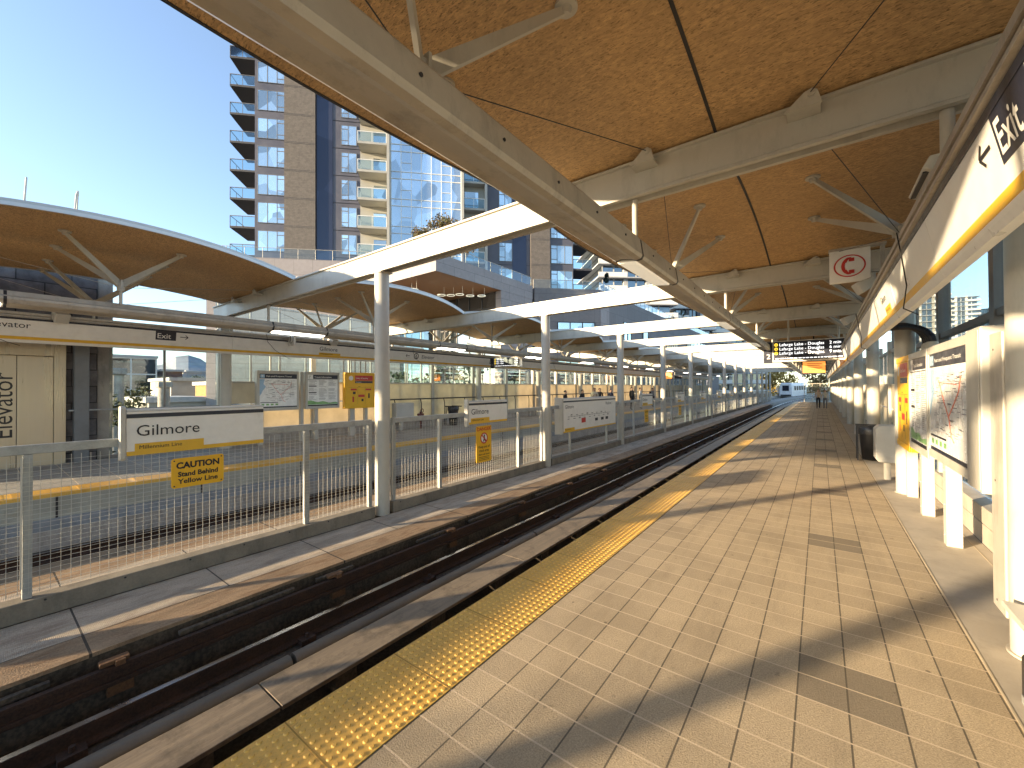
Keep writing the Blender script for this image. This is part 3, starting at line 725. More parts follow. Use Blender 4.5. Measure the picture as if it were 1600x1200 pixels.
# caution plate
def plate(name, lab, y0, y1, z0, z1):
    t = thing(name, (FX + .06, (y0 + y1) / 2, z0), lab, 'sign')
    g = G(); r_ = .035; n = 6; prof = []
    for cx, cz, a0 in ((y1 - r_, z1 - r_, 0), (y0 + r_, z1 - r_, pi / 2), (y0 + r_, z0 + r_, pi), (y1 - r_, z0 + r_, 1.5 * pi)):
        for q in range(n + 1): a = a0 + pi / 2 * q / n; prof.append((cx + r_ * cos(a), cz + r_ * sin(a)))
    N_ = len(prof); xa, xb = FX + .06, FX + .072
    g.add([(xa, a, b) for a, b in prof] + [(xb, a, b) for a, b in prof], [tuple(range(N_))[::-1], tuple(range(N_, 2 * N_))] + [(i, (i + 1) % N_, N_ + (i + 1) % N_, N_ + i) for i in range(N_)])
    g.build('plate', M['caution'], t)
    g = G()
    for a in (y0 + .03, y1 - .03):
        for b in (z0 + .03, z1 - .03): g.tube((xb, a, b), (xb + .006, a, b), .009, n=8)
    g.build('bolt_heads', M['dark'], t)
    return t, xb + .003
t, xb = plate('caution_sign', 'yellow caution plate wired to the nearest fence mesh under the station sign', 1.53, 2.10, .74, 1.12)
lettering('caution_lettering', M['ink'], t, [('CAUTION', .108, (xb, 1.815, .99), Lr, Ru, dict(bold=.042, align='CENTER', sx=.96)), ('Stand Behind', .086, (xb, 1.815, .885), Lr, Ru, dict(bold=.034, align='CENTER', sx=.96)), ('Yellow Line', .086, (xb, 1.815, .795), Lr, Ru, dict(bold=.024, align='CENTER', sx=1.05))])
t, xb = plate('danger_sign', 'tall yellow danger plate with a red prohibition circle on the fence mesh', 7.27, 7.83, .20, 1.08)
lettering('danger_heading', M['red'], t, [('DANGER', .115, (xb, 7.55, .965), Lr, Ru, dict(bold=.025, align='CENTER', sx=1.1))])
lettering('danger_lettering', M['ink'], t, [('Keep out of', .085, (xb, 7.55, .545), Lr, Ru, dict(bold=.015, align='CENTER')), ('track area', .085, (xb, 7.55, .455), Lr, Ru, dict(bold=.015, align='CENTER')), ('Alarm will sound', .058, (xb, 7.55, .37), Lr, Ru, dict(bold=.02, align='CENTER'))])
g = G()
for q in range(3): g.box(xb - .002, 7.36, .32 - q * .035, xb, 7.74, .33 - q * .035)
g.build('small_print', M['ink'], t)
g = G(); g.disc((xb, 7.55, .78), Lr, Ru, .125); g.build('symbol_disc', M['white'], t)
g = G(); g.ring((xb + .002, 7.55, .78), Lr, Ru, .105, .135); g.quad((xb + .004, 7.46, .845), (xb + .004, 7.48, .865), (xb + .004, 7.64, .715), (xb + .004, 7.62, .695)); g.build('prohibition_ring', M['red'], t)
g = G(); g.disc((xb + .002, 7.56, .845), Lr, Ru, .024); g.quad((xb + .002, 7.53, .82), (xb + .002, 7.53, .76), (xb + .002, 7.58, .76), (xb + .002, 7.58, .82)); g.quad((xb + .002, 7.50, .70), (xb + .002, 7.52, .69), (xb + .002, 7.58, .76), (xb + .002, 7.54, .77)); g.quad((xb + .002, 7.58, .69), (xb + .002, 7.61, .70), (xb + .002, 7.58, .77), (xb + .002, 7.55, .76)); g.build('walker_symbol', M['ink'], t)
for i, y in enumerate((19.0, 24.8)):
    t, xb = plate('danger_sign', f'small distant yellow warning plate on the fence under the {ORD[i]} small station sign', y, y + .5, .35, .95)
    lettering('danger_lettering', M['ink'], t, [('DANGER', .1, (xb, y + .25, .8), Lr, Ru, dict(bold=.02, align='CENTER')), ('Keep out', .08, (xb, y + .25, .62), Lr, Ru, dict(bold=.015, align='CENTER')), ('of track area', .06, (xb, y + .25, .5), Lr, Ru, dict(bold=.015, align='CENTER'))])

# ------------------------------------------------------------------ platform walls
def wall_bay(side, y, proto, lab):
    dz = LZ if side else 0; x = mx(1.68) if side else 1.68
    if proto: t = copy_tree(proto, (x, y, dz)); t['label'] = lab; return t
    t = thing('platform_wall_bay', (x, y, dz), lab, 'wall', 'far platform wall bays' if side else 'right platform wall bays')
    a, b = y, y + S / 2
    G().box(1.66, a + .09, .0, 1.74, b - .09, .42).build('lower_panel', M['concrete'], t, side, 0, dz)
    G().box(1.66, a + .09, .45, 1.72, b - .09, 1.30).build('middle_panel', M['fibre'], t, side, .004, dz)
    G().box(1.66, a + .09, 1.34, 1.72, b - .09, 2.0).build('upper_panel', M['fibre'], t, side, .004, dz)
    G().box(1.685, a + .09, 2.06, 1.697, b - .09, 2.96).build('glass_pane', M['glass'], t, side, 0, dz)
    g = G(); g.box(1.65, a + .09, 2.005, 1.73, b - .09, 2.055); g.box(1.65, a + .09, 2.965, 1.73, b - .09, 3.05); g.box(1.66, (a + b) / 2 - .02, 2.055, 1.72, (a + b) / 2 + .02, 2.965); g.build('window_frame', M['steel'], t, side, 0, dz)
    G().box(1.60, a - .085, 0, 1.76, a + .085, 3.3).build('post', M['steel'], t, side, .006, dz)
    return t
pr_ = None
for i in range(0, 24):
    y = Yk(0) + .45 if i == 0 else Yk(0) + S / 2 * i
    t = wall_bay(1, Yk(0) + S / 2 * i, pr_, f'cream panelled far platform wall bay with strip window, {ORD[i]} past the glass wall'); pr_ = pr_ or t
pr_ = None
for i in range(0, 18):
    t = wall_bay(0, Yk(1) + S / 2 * (i + 1), pr_, f'cream panelled right platform wall bay, {ORD[i]} past the poster boards'); pr_ = pr_ or t
# handrail along far wall
t = thing('handrail', (mx(1.35), 33, LZ), 'black tubular handrail with bent legs along the far platform wall', 'handrail')
g = G(); g.tube((mx(1.40), 10.6, LZ + 1.32), (mx(1.40), 60, LZ + 1.32), .028, n=10); g.build('rail', M['dark'], t)
for q in range(34):
    y = 11.0 + q * 1.45; G().path([(mx(1.40), y, LZ + 1.32), (mx(1.40), y + .06, LZ + 1.1), (mx(1.40), y + .06, LZ)], .02, 8).build('leg', M['dark'], t)
# near right glazed wall
t = thing('glazed_wall', (1.72, 7, 0), 'glazed wall with charcoal mullions and a low concrete kerb behind the poster boards', 'wall')
g = G(); g.box(1.62, -4, 0, 1.85, Yk(1) + 2.9, .25); g.box(1.615, -4, .262, 1.85, Yk(1) + 2.9, .47); g.build('kerb_wall', M['conc_w'], t, 0, .01)
g = G()
for q in range(-2, 5):
    y = Yk(0) + q * S / 2; g.box(1.70, y - .09, .95, 1.86, y + .09, 3.999)
g.box(1.72, -1, 2.84, 1.82, 13.3, 2.93); g.box(1.70, -1, 4.0, 1.86, 13.3, 4.3); g.box(1.72, -1, .95, 1.82, 13.3, 1.02); g.build('mullions', M['mull'], t)
g = G(); g.box(1.765, -1, .5, 1.775, 13.3, 4.0); g.build('glass_pane', M['glass'], t)
g = G()
for q in range(-2, 5):
    y = Yk(0) + q * S / 2 - .25
    g.box(1.64, y - .06, .48, 1.76, y + .06, .95)
g.build('stub_post', mat('greygreen_steel', (.30, .34, .31), .5), t, 0, .006)

# ------------------------------------------------------------------ right platform furniture
PX = 1.14
def board(y0, y1, z0, z1, lab, frame='plastic', side=0, dep=.2, name='notice_board'):
    dz = 0
    t = thing(name, (mx(PX) if side else PX, (y0 + y1) / 2, z0), lab, 'notice board', 'platform notice boards')
    G().box(PX + .02, y0, z0, PX + dep, y1, z1).build('case', M['caution' if frame == 'yellow' else 'plastic'], t, side, .008)
    g = G(); w = .07
    g.box(PX, y0, z0, PX + .019, y0 + w, z1); g.box(PX, y1 - w, z0, PX + .019, y1, z1); g.box(PX, y0 + w, z0, PX + .019, y1 - w, z0 + w + .03); g.box(PX, y0 + w, z1 - w - .03, PX + .019, y1 - w, z1)
    g.build('frame', M['caution' if frame == 'yellow' else 'steel'], t, side, .006)
    G().box(PX + .012, y0 + w, z0 + w + .03, PX + .0195, y1 - w, z1 - w - .03).build('poster', M['caution' if frame == 'yellow' else 'shelf'], t, side)
    return t, y0 + w, y1 - w, z0 + w + .03, z1 - w - .03
def leg(t, y, z1, side=0, w=.16, dz=0.):
    g = G(); g.box(PX + .10, y - w / 2 + .031, dz, PX + .13, y + w / 2, z1 - .004); g.box(PX + .10, y - w / 2, dz, PX + .24, y - w / 2 + .03, z1 - .004); [g.tube((PX + .101, y + .015, q_), (PX + .092, y + .015, q_), .011, n=8) for q_ in (dz + .12, dz + .5, z1 - .15)]; g.build('leg', M['steel'], t, side, .003)
PF = PX + .011                         # poster print plane
def R_(y0, y1, f): return y1 + (y0 - y1) * f     # fraction measured left to right as read on the right wall
def fill_map(t, y0, y1, z0, z1, side, heading, seed):
    rnd = random.Random(seed)
    Y = (lambda f: y0 + (y1 - y0) * f) if side else (lambda f: y1 + (y0 - y1) * f)
    Z = lambda f: z0 + (z1 - z0) * f
    X = PF
    G().box(X, Y(.0), Z(.86), X + .002, Y(1), Z(1)).build('heading_band', M['navy'], t, side)
    G().box(X - .001, Y(.02), Z(.88), X + .002, Y(.13), Z(.98)).build('logo_square', M['mapblue'], t, side)
    xx = mx(X - .002) if side else X - .002
    rdir = (0, 1, 0) if side else (0, -1, 0)
    lettering('heading_lettering', M['white'], t, [(heading, .065, (xx, Y(.17), Z(.91)), rdir, Ru, dict(bold=.01, sx=(.86 * (y1 - y0)) / (.065 * .52 * len(heading)))), ('T', .09, (xx, Y(.05), Z(.90)), rdir, Ru, dict(bold=.02))])
    g = G(); g.add([(X + .0, Y(a), Z(b)) for a, b in ((.0, .35), (.0, .84), (.13, .84), (.1, .7), (.16, .62), (.08, .5), (.05, .42))], [tuple(range(7)) if not side else tuple(range(6, -1, -1))]); g.build('map_water', M['mapblue'], t, side)
    g = G()
    for q in range(70):
        a, b = .12 + .8 * rnd.random(), .2 + .6 * rnd.random(); w = .06 + .25 * rnd.random()
        if rnd.random() < .5: g.box(X + .0, Y(a), Z(b), X + .0015, Y(min(.97, a + w)), Z(b) + .004)
        else: g.box(X + .0, Y(a), Z(b), X + .0015, Y(a) + .004, Z(min(.82, b + w)))
    g.build('map_streets', M['mapline'], t, side)
    g = G()
    P = [(.3, .72), (.45, .5), (.55, .38), (.7, .52), (.8, .62), (.85, .75)]; P2 = [(.3, .7), (.75, .68)]; P3 = [(.55, .4), (.62, .2), (.68, .16)]
    for pl in (P, P2, P3):
        for (a, b), (c, d) in zip(pl[:-1], pl[1:]): g.tube((X - .001, Y(a), Z(b)), (X - .001, Y(c), Z(d)), .006, n=5)
    g.build('map_routes', M['mapred'], t, side)
    g = G()
    for q in range(80):
        a, b = .13 + .75 * rnd.random(), .2 + .6 * rnd.random(); g.box(X - .0005, Y(a), Z(b), X + .001, Y(a + .05 + .04 * rnd.random()), Z(b) + .007)
    g.box(X - .0005, Y(.02), Z(.145), X + .001, Y(.48), Z(.165)); g.box(X - .0005, Y(.0), Z(.0), X + .001, Y(1), Z(.035)); g.build('map_names', M['navy'], t, side)
    for q in range(4): G().box(X - .0005, Y(.05 + q * .12), Z(.07), X + .001, Y(.12 + q * .12), Z(.12)).build('map_key', M['mapgreen'], t, side)
def fill_info(t, y0, y1, z0, z1, side, heading, seed):
    rnd = random.Random(seed)
    Y = (lambda f: y0 + (y1 - y0) * f) if side else (lambda f: y1 + (y0 - y1) * f)
    Z = lambda f: z0 + (z1 - z0) * f; X = PF
    xx = mx(X - .002) if side else X - .002; rdir = (0, 1, 0) if side else (0, -1, 0)
    G().box(X, Y(.17), Z(.87), X + .002, Y(1), Z(1)).build('heading_band', M['navy'], t, side)
    lettering('heading_lettering', M['white'], t, [(heading, .075, (xx, Y(.21), Z(.905)), rdir, Ru, dict(bold=.01, sx=(.72 * (y1 - y0)) / (.075 * .52 * len(heading))))])
    lettering('question_mark', M['ink'], t, [('?', .15, (xx, Y(.04), Z(.88)), rdir, Ru, {})])
    g = G(); g.box(X, Y(0), Z(.845), X + .001, Y(1), Z(.855))
    for c0_, c1_ in ((.03, .30), (.36, .64), (.68, .97)):
        b = .82
        while b > .2:
            if rnd.random() < .85: g.box(X, Y(c0_), Z(b), X + .001, Y(c0_ + (c1_ - c0_) * (.5 + .5 * rnd.random())), Z(b) + .006)
            b -= .022
    g.box(X, Y(.03), Z(.62), X + .001, Y(.28), Z(.65)); g.box(X, Y(.03), Z(.42), X + .001, Y(.28), Z(.45)); g.box(X, Y(0), Z(0), X + .001, Y(1), Z(.04)); g.build('body_text', M['ink'], t, side)
    g = G(); n = 12
    vs_ = [(X - .0005, Y(q / n), Z(.05)) for q in range(n + 1)] + [(X - .0005, Y(q / n), Z(.17 - .08 * q / n + .02 * sin(q * 1.3))) for q in range(n + 1)]
    fs = [(q, q + 1, n + 2 + q, n + 1 + q) for q in range(n)]
    g.add(vs_, fs if side else [f[::-1] for f in fs]); g.build('landscape_strip', M['mapgreen'], t, side)
def fill_safety(t, y0, y1, z0, z1, side):
    Y = (lambda f: y0 + (y1 - y0) * f) if side else (lambda f: y1 + (y0 - y1) * f)
    Z = lambda f: z0 + (z1 - z0) * f; X = PF
    xx = mx(X - .002) if side else X - .002; rdir = (0, 1, 0) if side else (0, -1, 0)
    G().box(X, Y(.30), Z(.82), X + .002, Y(.98), Z(.99)).build('red_heading', M['red'], t, side)
    G().box(X, Y(.30), Z(.74), X + .002, Y(.98), Z(.81)).build('black_heading', M['navy'], t, side)
    lettering('heading_lettering', M['white'], t, [('Safety & Security', .085, (xx, Y(.33), Z(.88)), rdir, Ru, dict(sx=.8 * (y1 - y0))), ('Emergency', .05, (xx, Y(.34), Z(.76)), rdir, Ru, {})])
    g = G(); g.ring((X - .001, Y(.15), Z(.9)), (0, 1, 0), (0, 0, 1), .0, .09); g.build('phone_disc', M['white'], t, side)
    g = G()
    for a, b, c, d in ((.14, .50, .36, .56), (.70, .50, .92, .56), (.42, .28, .66, .36), (.2, .12, .26, .30)): g.box(X - .001, Y(a), Z(b), X + .001, Y(c), Z(d))
    g.build('instruction_marks', M['red'], t, side)
    g = G()
    for a, b, c, d in ((.22, .38, .32, .46), (.80, .24, .86, .40), (.54, .14, .62, .22), (.42, .62, .5, .63)): g.box(X - .0012, Y(a), Z(b), X + .001, Y(c), Z(d))
    for a, b, c, d in ((.05, .60, .95, .604), (.4, .05, .404, .6), (.68, .05, .684, .6)): g.box(X - .001, Y(a), Z(b), X + .001, Y(c), Z(d))
    g.build('controls', M['ink'], t, side)
t, *q = board(5.76, 7.66, 1.08, 2.50, 'large route map board in a pale frame, nearest on the right platform'); fill_map(t, *q, 0, 'Fast and Frequent Transit', 1); leg(t, 7.40, 1.08)
t, *q = board(7.70, 9.10, 1.02, 2.50, 'transit information board between the map board and the yellow safety board, right platform'); fill_info(t, *q, 0, 'Transit Information', 2); leg(t, 8.92, 1.02)
t, *q = board(9.14, 10.5, .92, 2.50, 'yellow safety and security board beside the round column on the right platform', 'yellow'); fill_safety(t, *q, 0); leg(t, 10.25, .92)
# cabinet and channel left of the near column
t = thing('service_cabinet', (1.28, 5.5, 1.05), 'plain cream cabinet between the map board and the nearest column', 'cabinet')
G().box(1.12, 5.32, 1.05, 1.42, 5.74, 2.52).build('case', M['plastic'], t, 0, .012); G().box(1.112, 5.34, 1.08, 1.119, 5.72, 2.49).build('door', M['steel'], t, 0, .003)
t = thing('steel_channel', (1.3, 5.1, .1), 'tall narrow grey steel channel standing beside the nearest right column', 'channel')
g = G(); g.box(1.17, 5.00, .13, 1.40, 5.30, 2.44); g.build('case', M['steel_g'], t, 0, .01)
g = G()
for z in (.2, 1.2, 2.3): g.tube((1.168, 5.2, z), (1.175, 5.2, z), .01, n=8)
g.build('screws', M['dark'], t)
# bench at the right edge
t = thing('bench', (1.3, 3.7, 0), 'pale slatted bench end at the right edge of the view', 'bench')
g = G(); g.add([(1.03, 4.5, .45), (1.5, 4.45, .43), (1.5, 2.9, .43), (1.03, 2.95, .45), (1.03, 4.5, .41), (1.5, 4.45, .39), (1.5, 2.9, .39), (1.03, 2.95, .41)], [(0, 1, 2, 3)[::-1], (4, 5, 6, 7), (0, 4, 5, 1)[::-1], (1, 5, 6, 2)[::-1], (2, 6, 7, 3)[::-1], (3, 7, 4, 0)[::-1]]); g.build('seat', M['steel'], t, 0, .006)
for y in (4.2, 3.2): G().box(1.12, y - .02, 0, 1.45, y + .02, .405).build('leg', M['steel'], t, 0, .004)
t = thing('suitcase', (1.1, 3.7, 0), 'dark case corner on the floor at the lower right edge', 'case')
G().box(1.0, 3.2, .02, 1.25, 4.03, .30).build('shell', M['black_pl'], t, 0, .02); G().box(.995, 3.2, .0, 1.0, 4.0, .05).build('edge_strip', M['galv'], t)
# emergency cabinet on post and bin
t = thing('emergency_cabinet', (1.15, 11.8, 0), 'small white box on a short post beside the black bin, right platform', 'cabinet')
g = G(); g.prism([(.93, .45), (.98, .38), (1.32, .38), (1.32, 1.16), (1.0, 1.16), (.93, 1.08)], 11.6, 12.05); g.build('case', M['plastic'], t, 0, .015); G().box(1.08, 11.75, 0, 1.18, 11.9, .38).build('post', M['steel'], t); G().box(.96, 11.592, .48, 1.24, 11.599, 1.05).build('door', M['plastic'], t, 0, .003)
def bin_(x, y, z, lab):
    t = thing('waste_bin', (x, y, z), lab, 'bin', 'black waste bins')
    g = G(); n = 16
    def ring(r, zz): return [(x + r * cos(2 * pi * i / n), y + r * sin(2 * pi * i / n), z + zz) for i in range(n)]
    prof = [(.19, .02), (.25, .78), (.25, .9)]
    vs_ = []
    for r_, h in prof: vs_ += ring(r_, h)
    g.add(vs_, [(a * n + i, a * n + (i + 1) % n, (a + 1) * n + (i + 1) % n, (a + 1) * n + i) for a in range(2) for i in range(n)] + [tuple(range(n))[::-1]], True); g.build('body', M['black_pl'], t)
    g = G(); rnd = random.Random(5); vs_ = []
    for r_, h in ((.265, .72), (.285, .80), (.272, .93), (.235, .935), (.22, .8)): vs_ += [(x + (r_ + rnd.uniform(-.012, .015)) * cos(2 * pi * i / n), y + (r_ + rnd.uniform(-.012, .015)) * sin(2 * pi * i / n), z + h + rnd.uniform(-.03, .01)) for i in range(n)]
    g.add(vs_, [(a * n + i, a * n + (i + 1) % n, (a + 1) * n + (i + 1) % n, (a + 1) * n + i) for a in range(4) for i in range(n)], True); g.build('liner', M['liner'], t)
    g = G()
    for sy in (-1, 1): g.box(x - .30, y + sy * .2 - .02, z, x - .27, y + sy * .2 + .02, z + .9)
    g.box(x - .31, y - .25, z + .9, x + .34, y - .22, z + .95); g.box(x - .31, y + .22, z + .9, x + .34, y + .25, z + .95); g.build('stand', M['dark'], t)
bin_(1.08, 14.6, 0, 'black waste bin with a plastic liner on the right platform past the white box')
bin_(mx(.95), 14.1, LZ, 'black waste bin against the far platform wall')
t = thing('white_cabinet', (mx(1.1), 11.1, LZ), 'white cabinet on a post on the far platform past the yellow board', 'cabinet')
g = G(); g.box(mx(1.25), 10.75, LZ + .52, mx(.93), 11.7, LZ + 1.18); g.build('case', M['plastic'], t, 0, .03); G().box(mx(1.2), 11.1, LZ, mx(1.1), 11.25, LZ + .52).build('post', M['steel'], t)
t = thing('standpipe', (mx(1.1), 12.2, LZ), 'small dark standpipe valve beside the white cabinet on the far platform', 'valve')
g = G(); g.tube((mx(1.1), 12.2, LZ), (mx(1.1), 12.2, LZ + .75), .045, n=10); g.tube((mx(1.1), 12.05, LZ + .62), (mx(1.1), 12.35, LZ + .62), .06, n=10); g.ring((mx(1.0), 12.2, LZ + .8), (0, 1, 0), (0, 0, 1), .06, .1); g.build('pipe', mat('dark_red_valve', (.12, .03, .025), .5), t)
# far platform boards
PXs = PX; PX = .93; PF = PX + .011
t, *q = board(5.45, 6.75, 1.30, 2.60, 'framed route map board on the far platform, left of three boards', 'white', 1); fill_map(t, *q, 1, 'Fast and Frequent Transit', 4); leg(t, 5.6, 1.3, 1, .12, LZ); leg(t, 6.9, 2.6, 1, .1, LZ)
t, *q = board(6.98, 8.22, 1.30, 2.60, 'framed transit information board on the far platform, middle of three boards', 'white', 1); fill_info(t, *q, 1, 'Transit Information', 5); leg(t, 7.4, 1.3, 1, .12, LZ)
t, *q = board(8.45, 9.72, 1.25, 2.62, 'yellow safety and security board on the far platform, right of three boards', 'yellow', 1); fill_safety(t, *q, 1); leg(t, 8.8, 1.25, 1, .2, LZ); leg(t, 9.4, 1.25, 1, .12, LZ)
PX = PXs; PF = PX + .011

t = thing('conduit_bundle', (-14.8, 9.3, 2.7), 'row of thin black conduits rising above the far yellow safety board', 'conduits')
for q in range(5): G().path([(-14.82, 8.75 + q * .24, 2.55), (-14.82, 8.75 + q * .24, 3.12), (-14.70, 8.78 + q * .24, 3.2)], .022, 8).build('conduit', M['dark'], t)
# hanging devices
t = thing('phone_sign', (.45, 9.4, 3.8), 'white hanging sign with a red telephone handset in a red oval', 'sign')
G().box(.155, 9.28, 3.83, .715, 9.36, 4.40).build('panel', M['white'], t, 0, .006)
G().box(.145, 9.26, 4.40, .92, 9.38, 4.44).build('bracket_arm', M['steel_g'], t); G().box(.84, 9.29, 3.5, .90, 9.35, 4.40).build('bracket_post', M['steel_g'], t)
g = G(); c = (.435, 9.276, 4.11); g.ring(c, (1, 0, 0), (0, 0, 1), .175, .195, n=40, sx=1.12)
P = []
for q in range(13):
    a = radians(115 + 130 * q / 12); P.append((.50 + .15 * cos(a), 4.11 + .165 * sin(a)))
for q in range(12):
    (a, b), (c_, d) = P[q], P[q + 1]; w = .02 if 3 < q < 8 else .032
    m0 = Vector((a - .435, 0, b - 4.11)).normalized() * w; m1 = Vector((c_ - .435, 0, d - 4.11)).normalized() * w
    g.quad((a - .03, 9.276, b), (c_ - .03, 9.276, d), (c_ + w, 9.276, d), (a + w, 9.276, b))
g.box(.425, 9.27, 4.185, .50, 9.278, 4.245); g.box(.425, 9.27, 3.975, .50, 9.278, 4.035)
g.build('telephone_symbol', M['red'], t)
def speaker(x, y, z, lab, rot=0, name='loudspeaker'):
    t = thing(name, (x, y, z), lab, 'loudspeaker', 'hanging devices')
    g = G(); g.taper((x, y, z), (x - .22, y - .05, z - .12), .2, .14, .26, .2); g.build('case', M['plastic'], t, 0, .02)
    G().tube((x + .02, y, z + .02), (x + .16, y, z + .05), .02, n=8).build('bracket', M['steel_g'], t)
speaker(.72, 8.9, 3.72, 'white loudspeaker on the fascia under the telephone sign')
speaker(.70, 13.2, 3.72, 'white loudspeaker on the fascia past the telephone sign')
t = thing('flood_light', (.7, 4.35, 3.6), 'flat grey lamp fixed to the fascia top channel near the second canopy beam', 'lamp')
g = G(); g.prism([(.60, 3.56), (.64, 3.64), (.76, 3.64), (.76, 3.54), (.70, 3.5)], 4.1, 4.7); g.build('housing', M['steel'], t, 0, .01); G().box(.61, 4.14, 3.535, .69, 4.66, 3.545).build('dark_lens', M['dark'], t)
for i, (y, lab) in enumerate(((1.15, 'left one above the Elevator lettering'), (7.7, 'above the Gilmore lettering'))):
    t = thing('loudspeaker', (-13.95, y, 3.7), f'small white loudspeaker on the far fascia, {lab}', 'loudspeaker', 'hanging devices')
    G().taper((-14.0, y + .05, 3.80), (-13.75, y + .1, 3.62), .22, .2, .26, .24).build('case', M['plastic'], t, 0, .03); G().tube((-14.1, y, 3.83), (-13.95, y + .05, 3.8), .02, n=8).build('bracket', M['steel_g'], t)
t = thing('phone_sign', (-13.6, 5.9, 3.4), 'small white hanging phone sign edge-on below the far light trough', 'sign')
G().box(-13.95, 6.28, 3.42, -13.55, 6.34, 3.86).build('panel', M['white'], t, 0, .004); G().box(-14.1, 6.29, 3.86, -13.5, 6.33, 3.9).build('bracket', M['steel_g'], t)
g = G(); g.ring((-13.75, 6.276, 3.64), (1, 0, 0), (0, 0, 1), .13, .15); g.box(-13.79, 6.27, 3.55, -13.76, 6.278, 3.73); g.build('telephone_symbol', M['ink'], t)
# departure display
def display(x0, x1, y, z0, z1, lab, rows, num, ztop):
    t = thing('departure_display', ((x0 + x1) / 2, y, z0), lab, 'display', 'departure displays')
    w = x1 - x0; h = z1 - z0
    xa = x0 + .115 * w
    G().box(xa, y, z0, x1, y + .22, z1).build('housing', M['cream'], t, 0, .01)
    G().box(x0, y - .01, z0 - .03, xa - .01, y + .22, z1 - .02).build('platform_panel', M['navy'], t, 0, .006)
    G().box(x0 + .01, y - .012, z0 + .55 * h, xa - .02, y - .0101, z1 - .04).build('platform_panel_top', M['navy'], t)
    G().box(xa + .05, y - .004, z0 + .09 * h, x1 - .04, y - .0005, z1 - .04 * h).build('screen', M['navy'], t)
    lettering('platform_number', M['white'], t, [(num, .34 * h, (x0 + .035 * w, y - .014, z0 + .16 * h), (1, 0, 0), Ru, {})])
    it = []; g = G()
    for q, (a, b) in enumerate(rows):
        zq = z1 - .25 * h - q * .20 * h
        it.append((a, .19 * h, (xa + .09 * w, y - .008, zq), (1, 0, 0), Ru, dict(sx=.98))); it.append((b, .19 * h, (x1 - .05 * w, y - .008, zq), (1, 0, 0), Ru, dict(align='RIGHT', sx=.98)))
        g.ring((xa + .05 * w, y - .008, zq + .07 * h), (1, 0, 0), (0, 0, 1), .03 * h, .075 * h, n=20)
    [lettering('train_time_row', M['led'], t, it[2 * q_:2 * q_ + 2]) for q_ in range(3)]; g.build('line_badges', M['led_y'], t)
    g = G(); rnd = random.Random(2); a = xa + .1
    while a < x1 - .15:
        b = rnd.uniform(.04, .14); g.box(a, y - .008, z0 + .145 * h, min(a + b, x1 - .08), y - .004, z0 + .18 * h); a += b + .03
    g.build('message_ticker', M['led'], t)
    g = G()
    for fx in (.32, .92): g.tube((x0 + fx * w, y + .1, z1), (x0 + fx * w, y + .1, ztop), .035, n=10)
    g.build('hanger', M['steel'], t)
display(-1.87, .80, 20., 3.00, 3.86, 'black departure display for platform 2 hanging over the near platform', [('Lafarge Lake - Douglas', '2 min'), ('Lafarge Lake - Douglas', '6 min'), ('Lafarge Lake - Douglas', '9 min')], '2', 4.9)
display(-13.6, -11.75, 16.2, 3.04, 3.54, 'small departure display hanging over the far platform', [('VCC - Clark', '1 min'), ('VCC - Clark', '5 min'), ('VCC - Clark', '8 min')], '1', 4.6)
def oscreen(x0, x1, y, z0, z1, lab):
    t = thing('advert_screen', ((x0 + x1) / 2, y, z0), lab, 'screen', 'orange hanging screens')
    G().box(x0, y, z0, x1, y + .15, z1).build('housing', M['black_pl'], t, 0, .01)
    G().box(x0 + .06, y - .004, z0 + .06, x1 - .06, y - .001, z1 - .06).build('screen', M['screen_o'], t)
    g = G(); h = z1 - z0
    for q in range(4): g.box(x0 + .25, y - .007, z1 - .25 * h - q * .14 * h, x1 - .2 - .1 * (q % 2), y - .0045, z1 - .21 * h - q * .14 * h)
    g.build('screen_text', M['red'], t)
    G().tube(((x0 + x1) / 2, y + .07, z1), ((x0 + x1) / 2, y + .07, 4.7), .03, n=8).build('hanger', M['dark'], t)
oscreen(-.80, .30, 27.2, 2.66, 3.38, 'orange screen hanging over the near platform behind the departure display')
oscreen(-12.6, -11.4, 41., 2.75, 3.45, 'orange screen hanging over the far platform')
t = thing('exit_sign', (-12.5, 46, 2.9), 'small white and dark hanging sign far down the far platform', 'sign')
G().box(-13.4, 46, 2.9, -12.6, 46.1, 3.2).build('white_half', M['white'], t); G().box(-12.6, 46, 2.9, -11.8, 46.1, 3.2).build('dark_half', M['navy'], t); G().tube((-12.6, 46.05, 3.2), (-12.6, 46.05, 4.6), .03, n=8).build('hanger', M['steel'], t)
# black conduits on the right wall
t = thing('conduit_bundle', (1.5, 10.2, 2.6), 'bundle of black bent conduits with pale collars beside the second right column', 'conduits')
for q in range(4):
    y = 9.75 + .16 * q; x = 1.52
    P = [(x, y, 1.9), (x, y, 2.75)] + [(x - .38 * (1 - cos(a)), y + .25 * (1 - cos(a)), 2.75 + (.30 + .03 * q) * sin(a)) for a in [radians(18 * i) for i in range(1, 6)]] + [(x - .55, y + .45, 3.06 + .03 * q)]
    G().path(P, .055, 10).build('conduit', M['dark'], t)
    G().tube((x, y, 2.60), (x, y, 2.74), .07, n=12).build('collar', M['plastic'], t)

